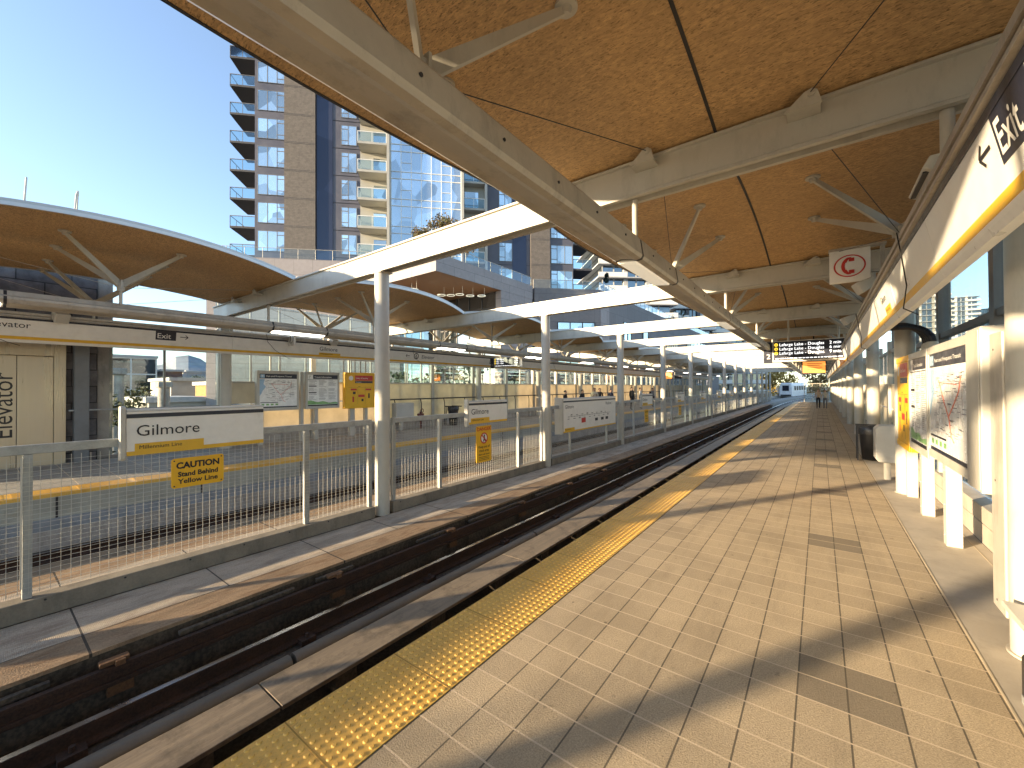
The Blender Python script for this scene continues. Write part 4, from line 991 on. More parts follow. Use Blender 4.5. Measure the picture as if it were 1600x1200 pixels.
# ------------------------------------------------------------------ lift building and far glass wall
t = thing('lift_shaft', (-16.5, -1, LZ), 'dark stone lift shaft with stainless doors on the far platform', 'lift')
G().box(-17.4, -3.2, GZ, -15.02, 1.98, 5.4).build('stone_wall', M['stone'], t)
g = G(); g.box(-15.02, 1.22, LZ, -14.92, 1.42, 3.12); g.box(-15.02, -1.7, 2.83, -14.92, 1.219, 3.12); g.box(-15.02, -1.9, LZ, -14.92, -1.701, 3.12); g.build('door_frame', M['inox'], t, 0, .006)
for a, b in ((-1.7, .635), (.645, 1.215)): G().box(-15.02, a, LZ, -14.96, b, 2.82).build('lift_door', M['inox'], t, 0, .006)
lettering('lift_lettering', M['ink'], t, [('Elevator', .46, (-14.955, .58, .88), (0, 0, 1), (0, -1, 0), {})])
t = thing('steel_column', (-14.9, 1.67, LZ), 'square dark grey steel column beside the lift doors', 'column')
G().box(-15.0, 1.54, LZ, -14.72, 1.80, 3.35).build('shaft', mat('blue_grey_steel', (.16, .17, .18), .5, .2), t, 0, .01)
t = thing('concrete_column', (-15.4, 2.1, GZ), 'pale concrete column between the lift shaft and the far glass wall', 'column')
G().box(-15.55, 2.0, GZ, -15.2, 2.30, 6.2).build('shaft', M['concrete'], t, 0, .02)
t = thing('glass_wall', (-14.98, 3.4, LZ), 'tall clear glass wall with a dark mullion right of the lift', 'glass wall')
G().box(-15.0, 2.2, LZ + .1, -14.99, 4.6, 3.3).build('glass_pane', M['glass'], t)
g = G(); g.box(-15.03, 3.31, LZ, -14.96, 3.36, 3.3); g.box(-15.03, 2.2, LZ, -14.96, 4.6, LZ + .1); g.box(-15.02, 2.2, LZ + .98, -14.985, 4.6, LZ + 1.0); g.build('mullion', M['mull'], t)
t = thing('handrail', (-14.6, 3, LZ), 'thin steel handrail across the far glass wall', 'handrail')
g = G(); g.tube((-14.75, 1.45, 1.50), (-14.75, 4.62, 1.50), .022, n=10)
for y in (1.6, 3.3, 4.5): g.tube((-14.75, y, 1.5), (-14.95, y, 1.45), .012, n=8)
g.build('rail', M['galv'], t)
# roof hoops on far canopy
for i, y in enumerate((.50, 1.06)):
    t = thing('roof_hoop', (-10.3, y, 4.95), ['leaning thin white rail on the far canopy roof, left one', 'thin white hoop on the far canopy roof, right one'][i], 'roof rail', 'thin rails on the far canopy roof')
    P = [(-10.3, y, 4.9), (-10.3, y + .03, 5.4), (-10.3, y + .05, 5.47), (-10.5, y + .07, 5.47), (-10.52, y + .05, 4.9)] if i else [(-10.3, y, 4.9), (-10.3, y + .03, 5.48), (-10.3, y + .01, 5.05), (-10.3, y + .09, 4.92)]
    G().path(P, .012, 8).build('bar', M['plastic'], t)

# ------------------------------------------------------------------ guideway beyond the station, train, people
def track_pt(t_, off, z):
    R = 300.; a = t_ / R
    return Vector((XC + R - R * cos(a) + off * cos(a), YB + R * sin(a) - off * sin(a), z + .004 * t_ + .00003 * t_ * t_))
def sweep(prof, t0_, t1_, n):
    g = G(); m = len(prof); vs_ = []
    for i in range(n + 1):
        tt = t0_ + (t1_ - t0_) * i / n
        vs_ += [track_pt(tt, a, b) for a, b in prof]
    g.add(vs_, [(i * m + q, (i + 1) * m + q, (i + 1) * m + (q + 1) % m, i * m + (q + 1) % m) for i in range(n) for q in range(m)][::1]); return g
struct(sweep([(-4.4, -.35), (-4.2, -.35), (-4.2, -1.05), (-.9, -1.05), (-.9, -.5), (.9, -.5), (.9, -1.05), (4.2, -1.05), (4.2, -.35), (4.4, -.35), (4.4, -2.2), (-4.4, -2.2)], 0, 420, 60).build('guideway', M['concrete']))
for off in (-3.45, -1.95, 1.95, 3.45):
    t = thing('running_rail', track_pt(0, off, -.83), f'curving rail leaving the station, {["far track outer", "far track inner", "near track inner", "near track outer"][[-3.45, -1.95, 1.95, 3.45].index(off)]}', 'rail', 'running rails')
    sweep([(off - .05, -.9), (off + .05, -.9), (off + .05, -.655), (off - .05, -.655)], 0, 420, 60).build('rail_body', M['rail_top'], t)
t = thing('reaction_rail', track_pt(0, 2.7, -.8), 'pale reaction plate of the near track curving away from the station', 'reaction rail')
sweep([(2.45, -.75), (2.95, -.75), (2.95, -.70), (2.45, -.70)], 0, 420, 60).build('plate', M['alu'], t)
g = G()
for tt in (60, 120, 180, 240, 300): pass
t = thing('train', track_pt(44, -2.7, -.6), 'white driverless train with a dark front window approaching on the far track', 'train')
def train():
    n = 12
    def sec(tt, ins, zt):
        h = 1.3 - ins
        return [track_pt(tt, -2.7 + a, b) for a, b in ((-h, -.45), (h, -.45), (h + .03, .6), (h - .05, 1.9), (h - .30, zt), (-h + .30, zt), (-h + .05, 1.9), (-h - .03, .6))]
    secs = [sec(44, .12, 2.3), sec(44.5, .0, 2.5)] + [sec(44.5 + 12.5 * i / 8, 0, 2.52) for i in range(1, 9)]
    g = G(); m = 8; vs_ = [v for s_ in secs for v in s_]
    g.add(vs_, [(i * m + q, i * m + (q + 1) % m, (i + 1) * m + (q + 1) % m, (i + 1) * m + q) for i in range(len(secs) - 1) for q in range(m)] + [tuple(range(m))[::-1]], False)
    g.build('body', mat('train_white', (.72, .73, .74), .35), t, 0, .03)
    def fq(a0, a1, z0, z1, tt, nm, m_): 
        g = G(); g.quad(track_pt(tt, -2.7 + a0, z0), track_pt(tt, -2.7 + a1, z0), track_pt(tt, -2.7 + a1, z1), track_pt(tt, -2.7 + a0, z1)); g.build(nm, m_, t)
    fq(-.62, .62, .75, 1.95, 43.97, 'windscreen', M['win_d']); fq(-1.0, 1.0, -.42, -.05, 43.97, 'lower_skirt', M['dark']); fq(-.95, -.65, .0, .2, 43.96, 'headlight', M['white']); fq(.65, .95, .0, .2, 43.96, 'headlight', M['white'])
    for q in range(5):
        g = G(); a = 45.6 + q * 2.2
        g.quad(track_pt(a, -2.7 + 1.335, .85), track_pt(a + 1.6, -2.7 + 1.335, .85), track_pt(a + 1.6, -2.7 + 1.295, 1.8), track_pt(a, -2.7 + 1.295, 1.8)); g.build('side_window', M['win_d'], t)
train()

def skin_person(loc, face, cols, lab, walk=.0, h=1.7, arms='down', bag=None, hair='short', name='person'):
    """one continuous skinned body with hands, dressed by face regions"""
    t = thing(name, loc, lab, 'person')
    s = h / 1.72; V = []; Ed = []; Rd = []
    def v(x, y, z, r, par=None):
        V.append((x * s, y * s, z * s)); Rd.append(r * s); i = len(V) - 1
        if par is not None: Ed.append((par, i))
        return i
    pel = v(0, 0, .94, .135); wa = v(0, 0, 1.10, .125, pel); ch = v(0, .0, 1.30, .15, wa); sh = v(0, -.01, 1.42, .10, ch); nk = v(0, 0, 1.50, .055, sh); hd0 = v(0, .012, 1.58, .085, nk); hd1 = v(0, .01, 1.655, .088, hd0); v(0, .0, 1.70, .06, hd1); nose = v(0, .095, 1.615, .018, hd0)
    for sd in (-1, 1):
        hip = v(.095 * sd, 0, .88, .10, pel); st = walk * sd
        kn = v(.10 * sd, .03 + st * .20, .49, .062, hip); an = v(.10 * sd, st * .34 - .02 * (1 - sd * walk), .085, .042, kn); v(.105 * sd, st * .34 + .06, .04, .042, an); v(.11 * sd, st * .34 + .15, .032, .034, len(V) - 1)
        sl = v(.175 * sd, -.01, 1.41, .058, sh)
        if arms == 'phone': el = v(.24 * sd, -.02, 1.14, .042, sl); wr = v(.10 * sd, .24, 1.22, .03, el); d = Vector((-.3 * sd, .6, .5)).normalized()
        else: el = v(.225 * sd, -.03 - st * .1, 1.13, .043, sl); wr = v(.235 * sd, .06 - st * .16, .89, .03, el); d = Vector((0, .15, -1)).normalized()
        pw = Vector(V[wr]) / s; pm = pw + d * .07; pa = v(*pm, .032, wr)
        lat = Vector((0, 1, 0)) if arms != 'phone' else Vector((0, 0, 1))
        for q, L_ in enumerate((.062, .075, .07, .055)):
            b = pm + d * .03 + lat * (.024 - .016 * q); f1 = v(*b, .0095, pa); f2 = v(*(b + d * L_ * .55 + Vector((-.008 * sd, 0, 0))), .0085, f1); v(*(b + d * L_ + Vector((-.022 * sd, 0, 0))), .007, f2)
        tb = pw + d * .03 + lat * .03; th = v(*tb, .011, pa); v(*(tb + d * .035 + lat * .025), .009, th)
    me = bpy.data.meshes.new('skeleton'); me.from_pydata(V, Ed, []); ob = bpy.data.objects.new('skeleton', me); COL.objects.link(ob)
    sk = ob.modifiers.new('skin', 'SKIN'); sk.use_smooth_shade = True
    for i, r_ in enumerate(Rd): me.skin_vertices[0].data[i].radius = (r_, r_)
    me.skin_vertices[0].data[0].use_root = True
    ob.modifiers.new('sub', 'SUBSURF').levels = 1
    dg = bpy.context.evaluated_depsgraph_get(); dg.update(); bm = bpy.data.meshes.new_from_object(ob.evaluated_get(dg)); bpy.data.objects.remove(ob)
    bm.name = 'body'
    skin = mat('skin_tone', (.42, .25, .17), .6); bm.materials.clear()
    for c in (skin, cols[0], cols[1], M['dark']): bm.materials.append(c)
    for p in bm.polygons:
        z = p.center.z / s; ax = abs(p.center.x) / s
        p.material_index = 3 if z < .10 else (2 if z < .97 and ax < .19 and p.center.y / s < .2 or z < .8 else (1 if z < 1.475 else 0))
        hand = any((p.center / s - Vector(V[k]) / s).length < .012 for k in ()) 
        if (z > .7 and z < .885 and ax > .185): p.material_index = 0
        if arms == 'phone' and p.center.y / s > .24 and z < 1.45: p.material_index = 0
        p.use_smooth = True
    o = bpy.data.objects.new('body', bm); COL.objects.link(o); o.parent = t
    t.rotation_euler = (0, 0, face)
    # hair cap
    g = G(); n, mlat = 14, 6; low = -.25 if hair == 'short' else -.9; vs_ = []
    for a in range(mlat + 1):
        ph = pi / 2 + (low - pi / 2) * a / mlat
        for q in range(n):
            th = 2 * pi * q / n; f = cos(ph) * .098; back = sin(th) < .35
            vs_.append((f * cos(th), -.012 + f * 1.08 * sin(th) if back else -.012 + f * .75 * sin(th), (1.635 + .1 * sin(ph)) + (0 if back else .03 * a / mlat)))
    g.add([Vector(p) * s + Vector(loc) for p in vs_], [(a * n + (q + 1) % n, a * n + q, (a + 1) * n + q, (a + 1) * n + (q + 1) % n) for a in range(mlat) for q in range(n)], True)
    g.build('hair', cols[2], t)
    if bag:
        g = G(); x, y, z = loc; g.box(x - .15 * s, y - .30 * s, z + 1.0 * s, x + .15 * s, y - .15 * s, z + 1.42 * s); g.build('backpack', bag, t, 0, .05)
    return t
C_ = {k: mat('cloth_' + k, c, .85, 0, .1, 8) for k, c in dict(tan=(.42, .30, .20), white=(.60, .56, .50), black=(.015, .015, .018), navy=(.02, .025, .05), grey=(.16, .16, .17), cream=(.55, .48, .36), denim=(.06, .08, .13)).items()}
HB = mat('dark_hair', (.012, .009, .008), .5); HR = mat('brown_hair', (.07, .035, .018), .5)
skin_person((-.14, 46, 0), pi + .05, (C_['tan'], C_['black'], HR), 'person in a tan top and black trousers walking towards the camera, left of the pair', .6, 1.72)
skin_person((.36, 46.3, 0), pi - .05, (C_['cream'], C_['grey'], HB), 'person in a cream top and dark trousers walking beside the other, right of the pair', -.5, 1.66)
PP = [(952, -12.6, 22.2, 'black', 'black', HB, None, 'down', 'person in all black nearest the left end of the waiting group', 1.62), (976, -11.9, 23.1, 'black', 'navy', HB, None, 'down', 'person in black standing right behind the third walkway column', 1.66), (990, -11.8, 24.6, 'cream', 'navy', HR, None, 'phone', 'person in a cream jacket and navy trousers waiting on the far platform', 1.76), (999, -11.9, 25.6, 'black', 'navy', HB, 'black', 'down', 'person with a black backpack just right of the cream jacket', 1.74), (1019, -12.4, 28.6, 'navy', 'black', HB, None, 'down', 'person in navy partly hidden beside the fourth column', 1.65), (1045, -12.0, 31.8, 'black', 'black', HB, None, 'down', 'person in black left of the one in the white top', 1.8), (1054, -12.1, 34.0, 'white', 'denim', HB, None, 'phone', 'person in a white top looking at a phone on the far platform', 1.75), (1071, -12.2, 37.5, 'grey', 'black', HB, 'black', 'down', 'person in grey at the right end of the waiting group', 1.72)]
for px, x, y, a, b, hr, bg, arm, lab, hh in PP:
    skin_person((x, y, LZ), random.uniform(-2.6, -1.2), (C_[a], C_[b], hr), lab, random.uniform(-.2, .2), hh, arm, C_[bg] if bg else None)
# end screen of the near platform
t = thing('end_screen', (0, 64.3, 0), 'glass end screen closing the near platform', 'glass screen')
G().box(-1.6, 64.28, .1, 1.6, 64.30, 2.3).build('glass_pane', M['glass'], t); g = G()
for x in (-1.62, -.8, 0, .8, 1.6): g.box(x - .03, 64.25, 0, x + .03, 64.33, 2.35)
g.box(-1.6, 64.26, 2.3, 1.6, 64.32, 2.36); g.build('frame', M['steel_g'], t)

# ------------------------------------------------------------------ tower
P0 = Vector((-44.72, 23.579, 0)); ta = radians(46); D_ = Vector((cos(ta), sin(ta), 0)); N_ = Vector((-.7193, .6947, 0))
def TX(p): return P0 + D_ * p.x + N_ * p.y + Vector((0, 0, p.z))
def TG(): g = G(); g.xf = TX; return g
tw = thing('tower', (-34, 34, GZ), 'tall dark residential tower with brown brick bands and cream balconies', 'tower')
F0, FH, NF = 16.78, 3.12, 10
ZTOP = F0 + FH * NF
TG().box(-6.77, .02, GZ, 29.52, 20, ZTOP).build('body', M['spandrel'], tw)
TG().box(-3.63, -.35, GZ, -.41, .02, ZTOP).build('brick_panel', M['brick'], tw); TG().box(24.1, -.35, GZ, 26.5, .02, ZTOP).build('brick_panel', M['brick'], tw)
TG().box(-.40, -.05, GZ, 1.36, .02, ZTOP).build('dark_glass_strip', M['win_d'], tw); TG().box(21.9, -.05, GZ, 23.6, .02, ZTOP).build('dark_glass_strip', M['win_d'], tw)
TG().box(7.81, -1.0, GZ, 15.74, .02, ZTOP).build('curtain_wall', M['win_c'], tw)
TG().box(4.34, .0, GZ, 7.52, .015, ZTOP).build('balcony_back_wall', M['creamwall'], tw); TG().box(15.9, .0, GZ, 18.79, .015, ZTOP).build('balcony_back_wall', M['creamwall'], tw)
g = TG()
for s_ in (7.52, 15.75): g.box(s_, -1.9, GZ, s_ + .28, .02, ZTOP)
g.box(18.5, -1.2, GZ, 18.78, .02, ZTOP); g.build('pale_fin', M['creamwall'], tw)
g = TG()
for s_ in [7.85 + 1.128 * q for q in range(8)]: g.box(s_ - .035, -1.08, GZ, s_ + .035, -1.0, ZTOP)
for i in range(-2, NF):
    z = F0 + FH * i
    for dz_ in (-.35, .45): g.box(7.81, -1.07, z + dz_, 15.74, -1.0, z + dz_ + .06)
    for q in (1, 5): g.box(7.85 + 1.128 * q, -1.06, z + 1.5, 7.85 + 1.128 * (q + 1), -1.0, z + 1.55)
g.build('white_mullions', M['white'], tw)
g = TG()
for i in range(-2, NF):
    z = F0 + FH * i
    for a, b in ((-3.62, -.42), (24.11, 26.49)): g.box(a, -.358, z, b, -.35, z + .03); g.box(a, -.358, z + .14, b, -.35, z + .17)
    for a, b in ((-.39, 4.3), (18.8, 24.05)): g.box(a, -.03 if a > 18 or True else 0, z + .05, b, -.0, z + .09)
g.build('floor_joints', M['dark'], tw)
def win(s0, s1, z0, z1, split):
    f = TG(); f.box(s0, -.05, z0, s1, .01, z0 + .06); f.box(s0, -.05, z1 - .06, s1, .01, z1)
    xs = [s0]
    for w in split: xs.append(s0 + (s1 - s0) * w[0])
    for x in [s0] + [s0 + (s1 - s0) * w[1] for w in split]: f.box(x - .04, -.05, z0, x + .04, .01, z1)
    for a, b, sub in split:
        if sub:
            xa, xb = s0 + (s1 - s0) * a, s0 + (s1 - s0) * b
            for q in (.23, .8): f.box(xa, -.05, z0 + (z1 - z0) * q - .04, xb, .01, z0 + (z1 - z0) * q + .04)
    fr = f.build('window', M['mull'], tw)
    TG().box(s0 + .02, -.03, z0 + .03, s1 - .02, -.005, z1 - .03).build('pane', M['win'], fr)
for i in range(-1, NF):
    z = F0 + FH * i
    win(-6.45, -3.70, z + .44, z + 2.72, ((0, .36, 0), (.36, .72, 0), (.72, 1, 1)))
    win(2.30, 3.95, z + .44, z + 2.72, ((0, .45, 1), (.45, 1, 0)))
    win(20.3, 21.85, z + .44, z + 2.72, ((0, .45, 1), (.45, 1, 0)))
    win(26.7, 29.4, z + .44, z + 2.72, ((0, .28, 1), (.28, .64, 0), (.64, 1, 0)))
def balc(s0, s1, o0, o1, z, slab, rail, diag=False, door=None):
    b = TG().box(s0, o0, z - .22, s1, o1, z).build('balcony', slab, tw)
    f = TG()
    for a in (s0 + .03, s1 - .03): f.box(a - .025, o0 + .02, z, a + .025, o0 + .07, z + 1.1)
    f.box((s0 + s1) / 2 - .02, o0 + .02, z, (s0 + s1) / 2 + .02, o0 + .06, z + 1.1)
    f.box(s0, o0 + .01, z + 1.1, s1, o0 + .08, z + 1.16); f.box(s0, o0 + .07, z + 1.1, s0 + .06, o1, z + 1.16)
    for q in range(3): f.box(s0, o0 + (o1 - o0) * q / 3, z, s0 + .05, o0 + (o1 - o0) * q / 3 + .05, z + 1.1)
    f.build('railing', rail, b)
    TG().box(s0 + .03, o0 + .035, z + .06, s1 - .03, o0 + .045, z + 1.08).build('railing_glass', M['rail_glass'], b)
    if door:
        TG().box(door[0], -.02, z, door[1], .0 - .001, z + 2.3).build('balcony_door', M['win'], b)
for i in range(-1, NF):
    z = F0 + FH * i
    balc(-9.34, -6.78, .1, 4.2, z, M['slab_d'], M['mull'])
    balc(4.40, 7.50, -1.85, -.02, z, M['creamwall'], M['white'], door=(5.8, 7.2))
    balc(15.95, 18.48, -1.0, -.02, z, M['creamwall'], M['white'], door=(16.2, 17.8))
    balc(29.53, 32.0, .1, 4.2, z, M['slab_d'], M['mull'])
# podium in front of tower
pod = thing('podium', (-30, 34, GZ), 'grey clad podium building with a wood-lined corner canopy and terrace', 'building')
PXX, PYC, PZT, PZB = -24.96, 22.84, 13.12, 11.62
g = G(); g.box(-62, PYC, PZB, PXX, 36.9, PZT); g.build('roof_fascia', M['cladding'], pod)
G().quad((-62, PYC + .1, PZB - .01), (-62, 36.9, PZB - .01), (PXX - .1, 36.9, PZB - .01), (PXX - .1, PYC + .1, PZB - .01)).build('soffit', M['soffit_wood'], pod)
G().box(PXX - .7, 31.4, GZ, PXX - .01, 36.85, PZB - .012).build('side_wall', M['cladding'], pod)
G().tube((-32.9, 30.2, 3), (-32.9, 30.2, PZB - .012), .40, n=20).build('round_post', M['steel_g'], pod)
g = G(); g.box(-60, 31.5, GZ, PXX - .7, 31.8, PZB - .02); g.build('glass_front', M['win_far'], pod)
g = G()
for q in range(20): g.box(-60 + q * 1.8, 31.43, 2, -59.9 + q * 1.8, 31.5, PZB - .02)
for z in (10.0, 8.2): g.box(-60, 31.43, z, PXX - .7, 31.5, z + .1)
g.build('glass_front_mullions', M['dark'], pod)
for q, (x, y) in enumerate(((-29.0, 23.9), (-29.9, 24.1), (-28.75, 27.0), (-28.1, 27.6), (-27.2, 27.9), (-26.8, 28.9), (-25.95, 29.6))):
    g = G(); r_ = .40; n = 20
    g.add([(x + r_ * k * cos(2 * pi * i / n), y + r_ * k * sin(2 * pi * i / n), 10.85 + zz_) for k, zz_ in ((1, 0), (1, .06), (.90, .06), (.90, 0)) for i in range(n)], [(a * n + i, a * n + (i + 1) % n, ((a + 1) % 4) * n + (i + 1) % n, ((a + 1) % 4) * n + i) for a in range(4) for i in range(n)]); g.tube((x + .36, y, 10.85), (x + .36, y, PZB), .006, n=6); g.build('ring_lamp', M['ring'], pod)
# second wing
A0 = Vector((-24.96, 37.27, 0)); A1 = Vector((-19.7, 42.74, 0)); PZ2 = 13.02
g = G(); back = Vector((-30, 30, 0))
pl = [A0, A1, Vector((-19.7, 110, 0)), Vector((-45, 110, 0)), Vector((-45, 50, 0))]
n = len(pl); g.add([(p_.x, p_.y, z) for z in (GZ, PZ2) for p_ in pl], [(i, (i + 1) % n, n + (i + 1) % n, n + i) for i in range(n)] + [tuple(range(n, 2 * n))]); g.build('wing', M['cladding_d'], pod)
g = G(); g.box(-19.69, 42.75, GZ, -19.62, 45.0, PZ2 - .02); g.build('pale_wing_corner', M['cladding'], pod)
def wing_win(sa, sb, z0, z1, n_):
    d_ = (A1 - A0).normalized(); nn = Vector((d_.y, -d_.x, 0))
    f = G()
    def P(s_, z, o): q = A0 + d_ * s_ + nn * o; return (q.x, q.y, z)
    def bx(a, b, c, d, o0, o1): f.add([P(a, c, o0), P(b, c, o0), P(b, c, o1), P(a, c, o1), P(a, d, o0), P(b, d, o0), P(b, d, o1), P(a, d, o1)], [(0, 1, 2, 3), (4, 7, 6, 5), (0, 4, 5, 1), (1, 5, 6, 2), (2, 6, 7, 3), (3, 7, 4, 0)])
    w = (sb - sa) / n_
    for q in range(n_ + 1): bx(sa + q * w - .05, sa + q * w + .05, z0, z1, 0, .08)
    bx(sa, sb, z0 - .05, z0 + .03, 0, .08); bx(sa, sb, z1 - .03, z1 + .05, 0, .08)
    fr = f.build('window', M['dark'], pod); f = G(); f.xf = None
    f.quad(P(sa, z0, .03), P(sb, z0, .03), P(sb, z1, .03), P(sa, z1, .03)); f.build('pane', M['win'], fr)
wing_win(2.6, 6.9, 7.7, 9.25, 3); wing_win(2.6, 6.9, 3.5, 5.2, 3)
def b_win(y0, y1, z0, z1, n_):
    f = G(); w = (y1 - y0) / n_
    for q in range(n_ + 1): f.box(-19.7, y0 + q * w - .06, z0, -19.58, y0 + q * w + .06, z1)
    f.box(-19.7, y0, z0 - .06, -19.58, y1, z0); f.box(-19.7, y0, z1, -19.58, y1, z1 + .06); fr = f.build('window', M['dark'], pod)
    G().box(-19.7, y0, z0, -19.64, y1, z1).build('pane', M['win'], fr)
b_win(49.5, 52.0, 7.4, 10.2, 2); b_win(56.5, 58.6, 6.5, 10.0, 1); b_win(66, 74, 5.2, 9.8, 6); b_win(80, 104, 9.0, 11.0, 9)
# terrace parapet rails
def terrace(pts, z, nm, par):
    pa = G(); gl = G()
    for a, b in zip(pts[:-1], pts[1:]):
        a, b = Vector(a), Vector(b); L_ = (b - a).length; nseg = max(1, int(L_ / 1.7))
        for q in range(nseg + 1):
            c = a.lerp(b, q / nseg); pa.tube((c.x, c.y, z), (c.x, c.y, z + 1.05), .03, n=6)
        pa.tube((a.x, a.y, z + 1.07), (b.x, b.y, z + 1.07), .03, n=6); gl.quad((a.x, a.y, z + .05), (b.x, b.y, z + .05), (b.x, b.y, z + 1.04), (a.x, a.y, z + 1.04))
    r_ = pa.build('terrace_railing', M['steel_g'], par); gl.build('railing_glass', M['rail_glass'], r_)
terrace([(-60, PYC + .5, 0), (PXX - .4, PYC + .5, 0), (PXX - .4, 37.2, 0)], PZT, 'r', pod)
terrace([tuple(A0 + Vector((-.4, .4, 0))), tuple(A1 + Vector((-.4, .5, 0))), (-20.1, 108, 0)], PZ2, 'r', pod)
# low podium in front of the tower's left foot
lp = thing('terrace_block', (-44, 20, GZ), 'pinkish clad low block with a glass terrace rail at the foot of the tower', 'building')
TG().box(-9.9, -3.2, GZ, 9.0, -.5, 15.55).build('cladding', M['cladding'], lp)
qa = [TX(Vector((-9.8, -3.1, 0))), TX(Vector((9, -3.1, 0)))]
terrace([tuple(q_) for q_ in qa], 15.55, 'r', lp)
# far buildings behind
def stack_tower(cx, cy, w, d, z1, rot, lab, wallm, n_, rail=True, name='apartment_tower'):
    t = thing(name, (cx, cy, GZ), lab, 'tower'); ca, sa_ = cos(rot), sin(rot)
    xf = lambda p: Vector((cx + p.x * ca - p.y * sa_, cy + p.x * sa_ + p.y * ca, p.z))
    g = G(); g.xf = xf; g.box(-w / 2, -d / 2, GZ, w / 2, d / 2, z1); g.build('body', M['win_far'], t)
    fh = (z1 - 0) / n_; sl = G(); sl.xf = xf
    for i in range(n_ + 1): sl.box(-w / 2 - 1.4, -d / 2 - 1.4, i * fh - .25, w / 2 + 1.4, d / 2 + 1.4, i * fh)
    sl.build('floor_slabs', M['slab'], t)
    for i in range(n_):
        for a, b in ((-w / 2 - 1.35, -w / 6), (w / 6, w / 2 + 1.35)):
            sl = G(); sl.xf = xf; sl.box(a, -d / 2 - 1.35, i * fh, b, -d / 2 - 1.3, i * fh + 1.0); sl.build('balcony_front', M['white'], t)
    sl = G(); sl.xf = xf
    for x in (-w / 6, w / 6): sl.box(x - .5, -d / 2 - .5, GZ, x + .5, -d / 2, z1 + .5)
    for q in range(6): sl.box(-w / 2 + q * w / 6 - .12, -d / 2 - .12, GZ, -w / 2 + q * w / 6 + .12, -d / 2, z1)
    sl.build('piers', wallm, t)
stack_tower(-39, 98, 16, 16, 42, .75, 'grey balconied tower seen beyond the podium roof', M['slab'], 14)
stack_tower(-24, 142, 14, 14, 36, .7, 'cream balconied tower further along behind the podium', M['creamwall'], 12)
stack_tower(-34, 132, 10, 14, 31, .7, 'dark tower left of the cream one behind the podium', M['spandrel'], 10)
stack_tower(73, 400, 15, 16, 60, .2, 'pale banded tower seen through the right glazed wall', M['white'], 20)
stack_tower(90, 430, 14, 14, 55, .2, 'bluish tower seen through the right glazed wall, behind the banded one', M['slab'], 18)
stack_tower(42, 300, 15, 16, 50, .2, 'cream tower seen through the right glazing beside the conduits', M['creamwall'], 16)
stack_tower(104, 400, 20, 14, 44, .2, 'low wide tower seen through the right glazing at its right edge', M['slab'], 15)
# glass pavilion beyond the far wall
t = thing('glass_pavilion', (-20, 10, GZ), 'blue glass curtain wall building just beyond the far platform wall', 'building')
G().box(-18.02, 5.5, GZ, -18.0, 15.5, 5.4).build('glass_front', M['pav'], t)
g = G()
for q in range(10): g.box(-18.0, 5.55 + q * 1.08, GZ, -17.94, 5.62 + q * 1.08, 5.4)
for z in (0.0, 2.2, 4.2, 5.3): g.box(-18, 5.5, z, -17.95, 15.5, z + .07)
g.build('mullions', M['steel_g'], t)

# city to the left seen through glass
def lowrise(x0, y0, x1, y1, z1, m_, lab, nf, grid=True):
    t = thing('office_building', ((x0 + x1) / 2, (y0 + y1) / 2, GZ), lab, 'building')
    G().box(x0, y0, GZ, x1, y1, z1).build('body', m_, t)
    if grid:
        g = G(); h = (z1 - GZ) / nf
        for i in range(1, nf + 1): g.box(x1, y0, GZ + i * h - .25, x1 + .15, y1, GZ + i * h)
        ny = max(2, int((y1 - y0) / 4))
        for q in range(ny + 1): y = y0 + (y1 - y0) * q / ny; g.box(x1, y - .12, GZ, x1 + .12, y + .12, z1)
        nx = max(2, int((x1 - x0) / 4))
        for q in range(nx + 1): x = x0 + (x1 - x0) * q / nx; g.box(x - .12, y0 - .12, GZ, x + .12, y0, z1)
        for i in range(1, nf + 1): g.box(x0, y0 - .15, GZ + i * h - .25, x1, y0, GZ + i * h)
        g.build('facade_grid', M['white'], t)
    G().box(x0 - .3, y0 - .3, z1, x1 + .3, y1 + .3, z1 + .5).build('roof_edge', M['slab'], t)
lowrise(-150, 12, -115, 24.2, 8.8, M['win_far'], 'glass office block with a white grid seen through the far glass wall', 5)
lowrise(-150, 28.5, -130, 32.5, 6.6, mat('red_brown_wall', (.20, .11, .09), .8), 'low reddish building right of the glass office block', 3, False)
lowrise(-160, 36, -140, 42, 6.8, M['slab'], 'grey block right of the reddish building through the glass', 3, False)
lowrise(-92, 18.6, -80, 23, 3.4, M['creamwall'], 'low tan warehouse in the middle distance through the glass', 3, False)
lowrise(-260, 55, -220, 70, 6.5, M['white'], 'distant white shed near the hills', 2, False)
lowrise(-72, 19.5, -62, 22, 2.6, mat('orange_wall', (.45, .18, .05), .8), 'small orange building at the right of the view through the glass', 2, False)
lowrise(-60, 10, -50, 14.5, .8, M['creamwall'], 'small sandy building close behind the far glass wall', 2, False)
for i, (x, y, zt_) in enumerate(((-44, 6.9, 3.2), (-46, 10.2, 2.2), (-38, 4.9, 1.2))):
    t = thing('guideway_pier', (x, y, GZ), f'pale concrete pier seen through the far glass, {["left tall", "right", "nearest short"][i]} one', 'pier'); g = G(); g.tube((x, y, GZ), (x, y, zt_), .42, .42, 20); g.build('shaft', M['concrete'], t); G().box(x - .6, y - .5, zt_, x + .6, y + .5, zt_ + .5).build('cap', M['concrete'], t, 0, .08)
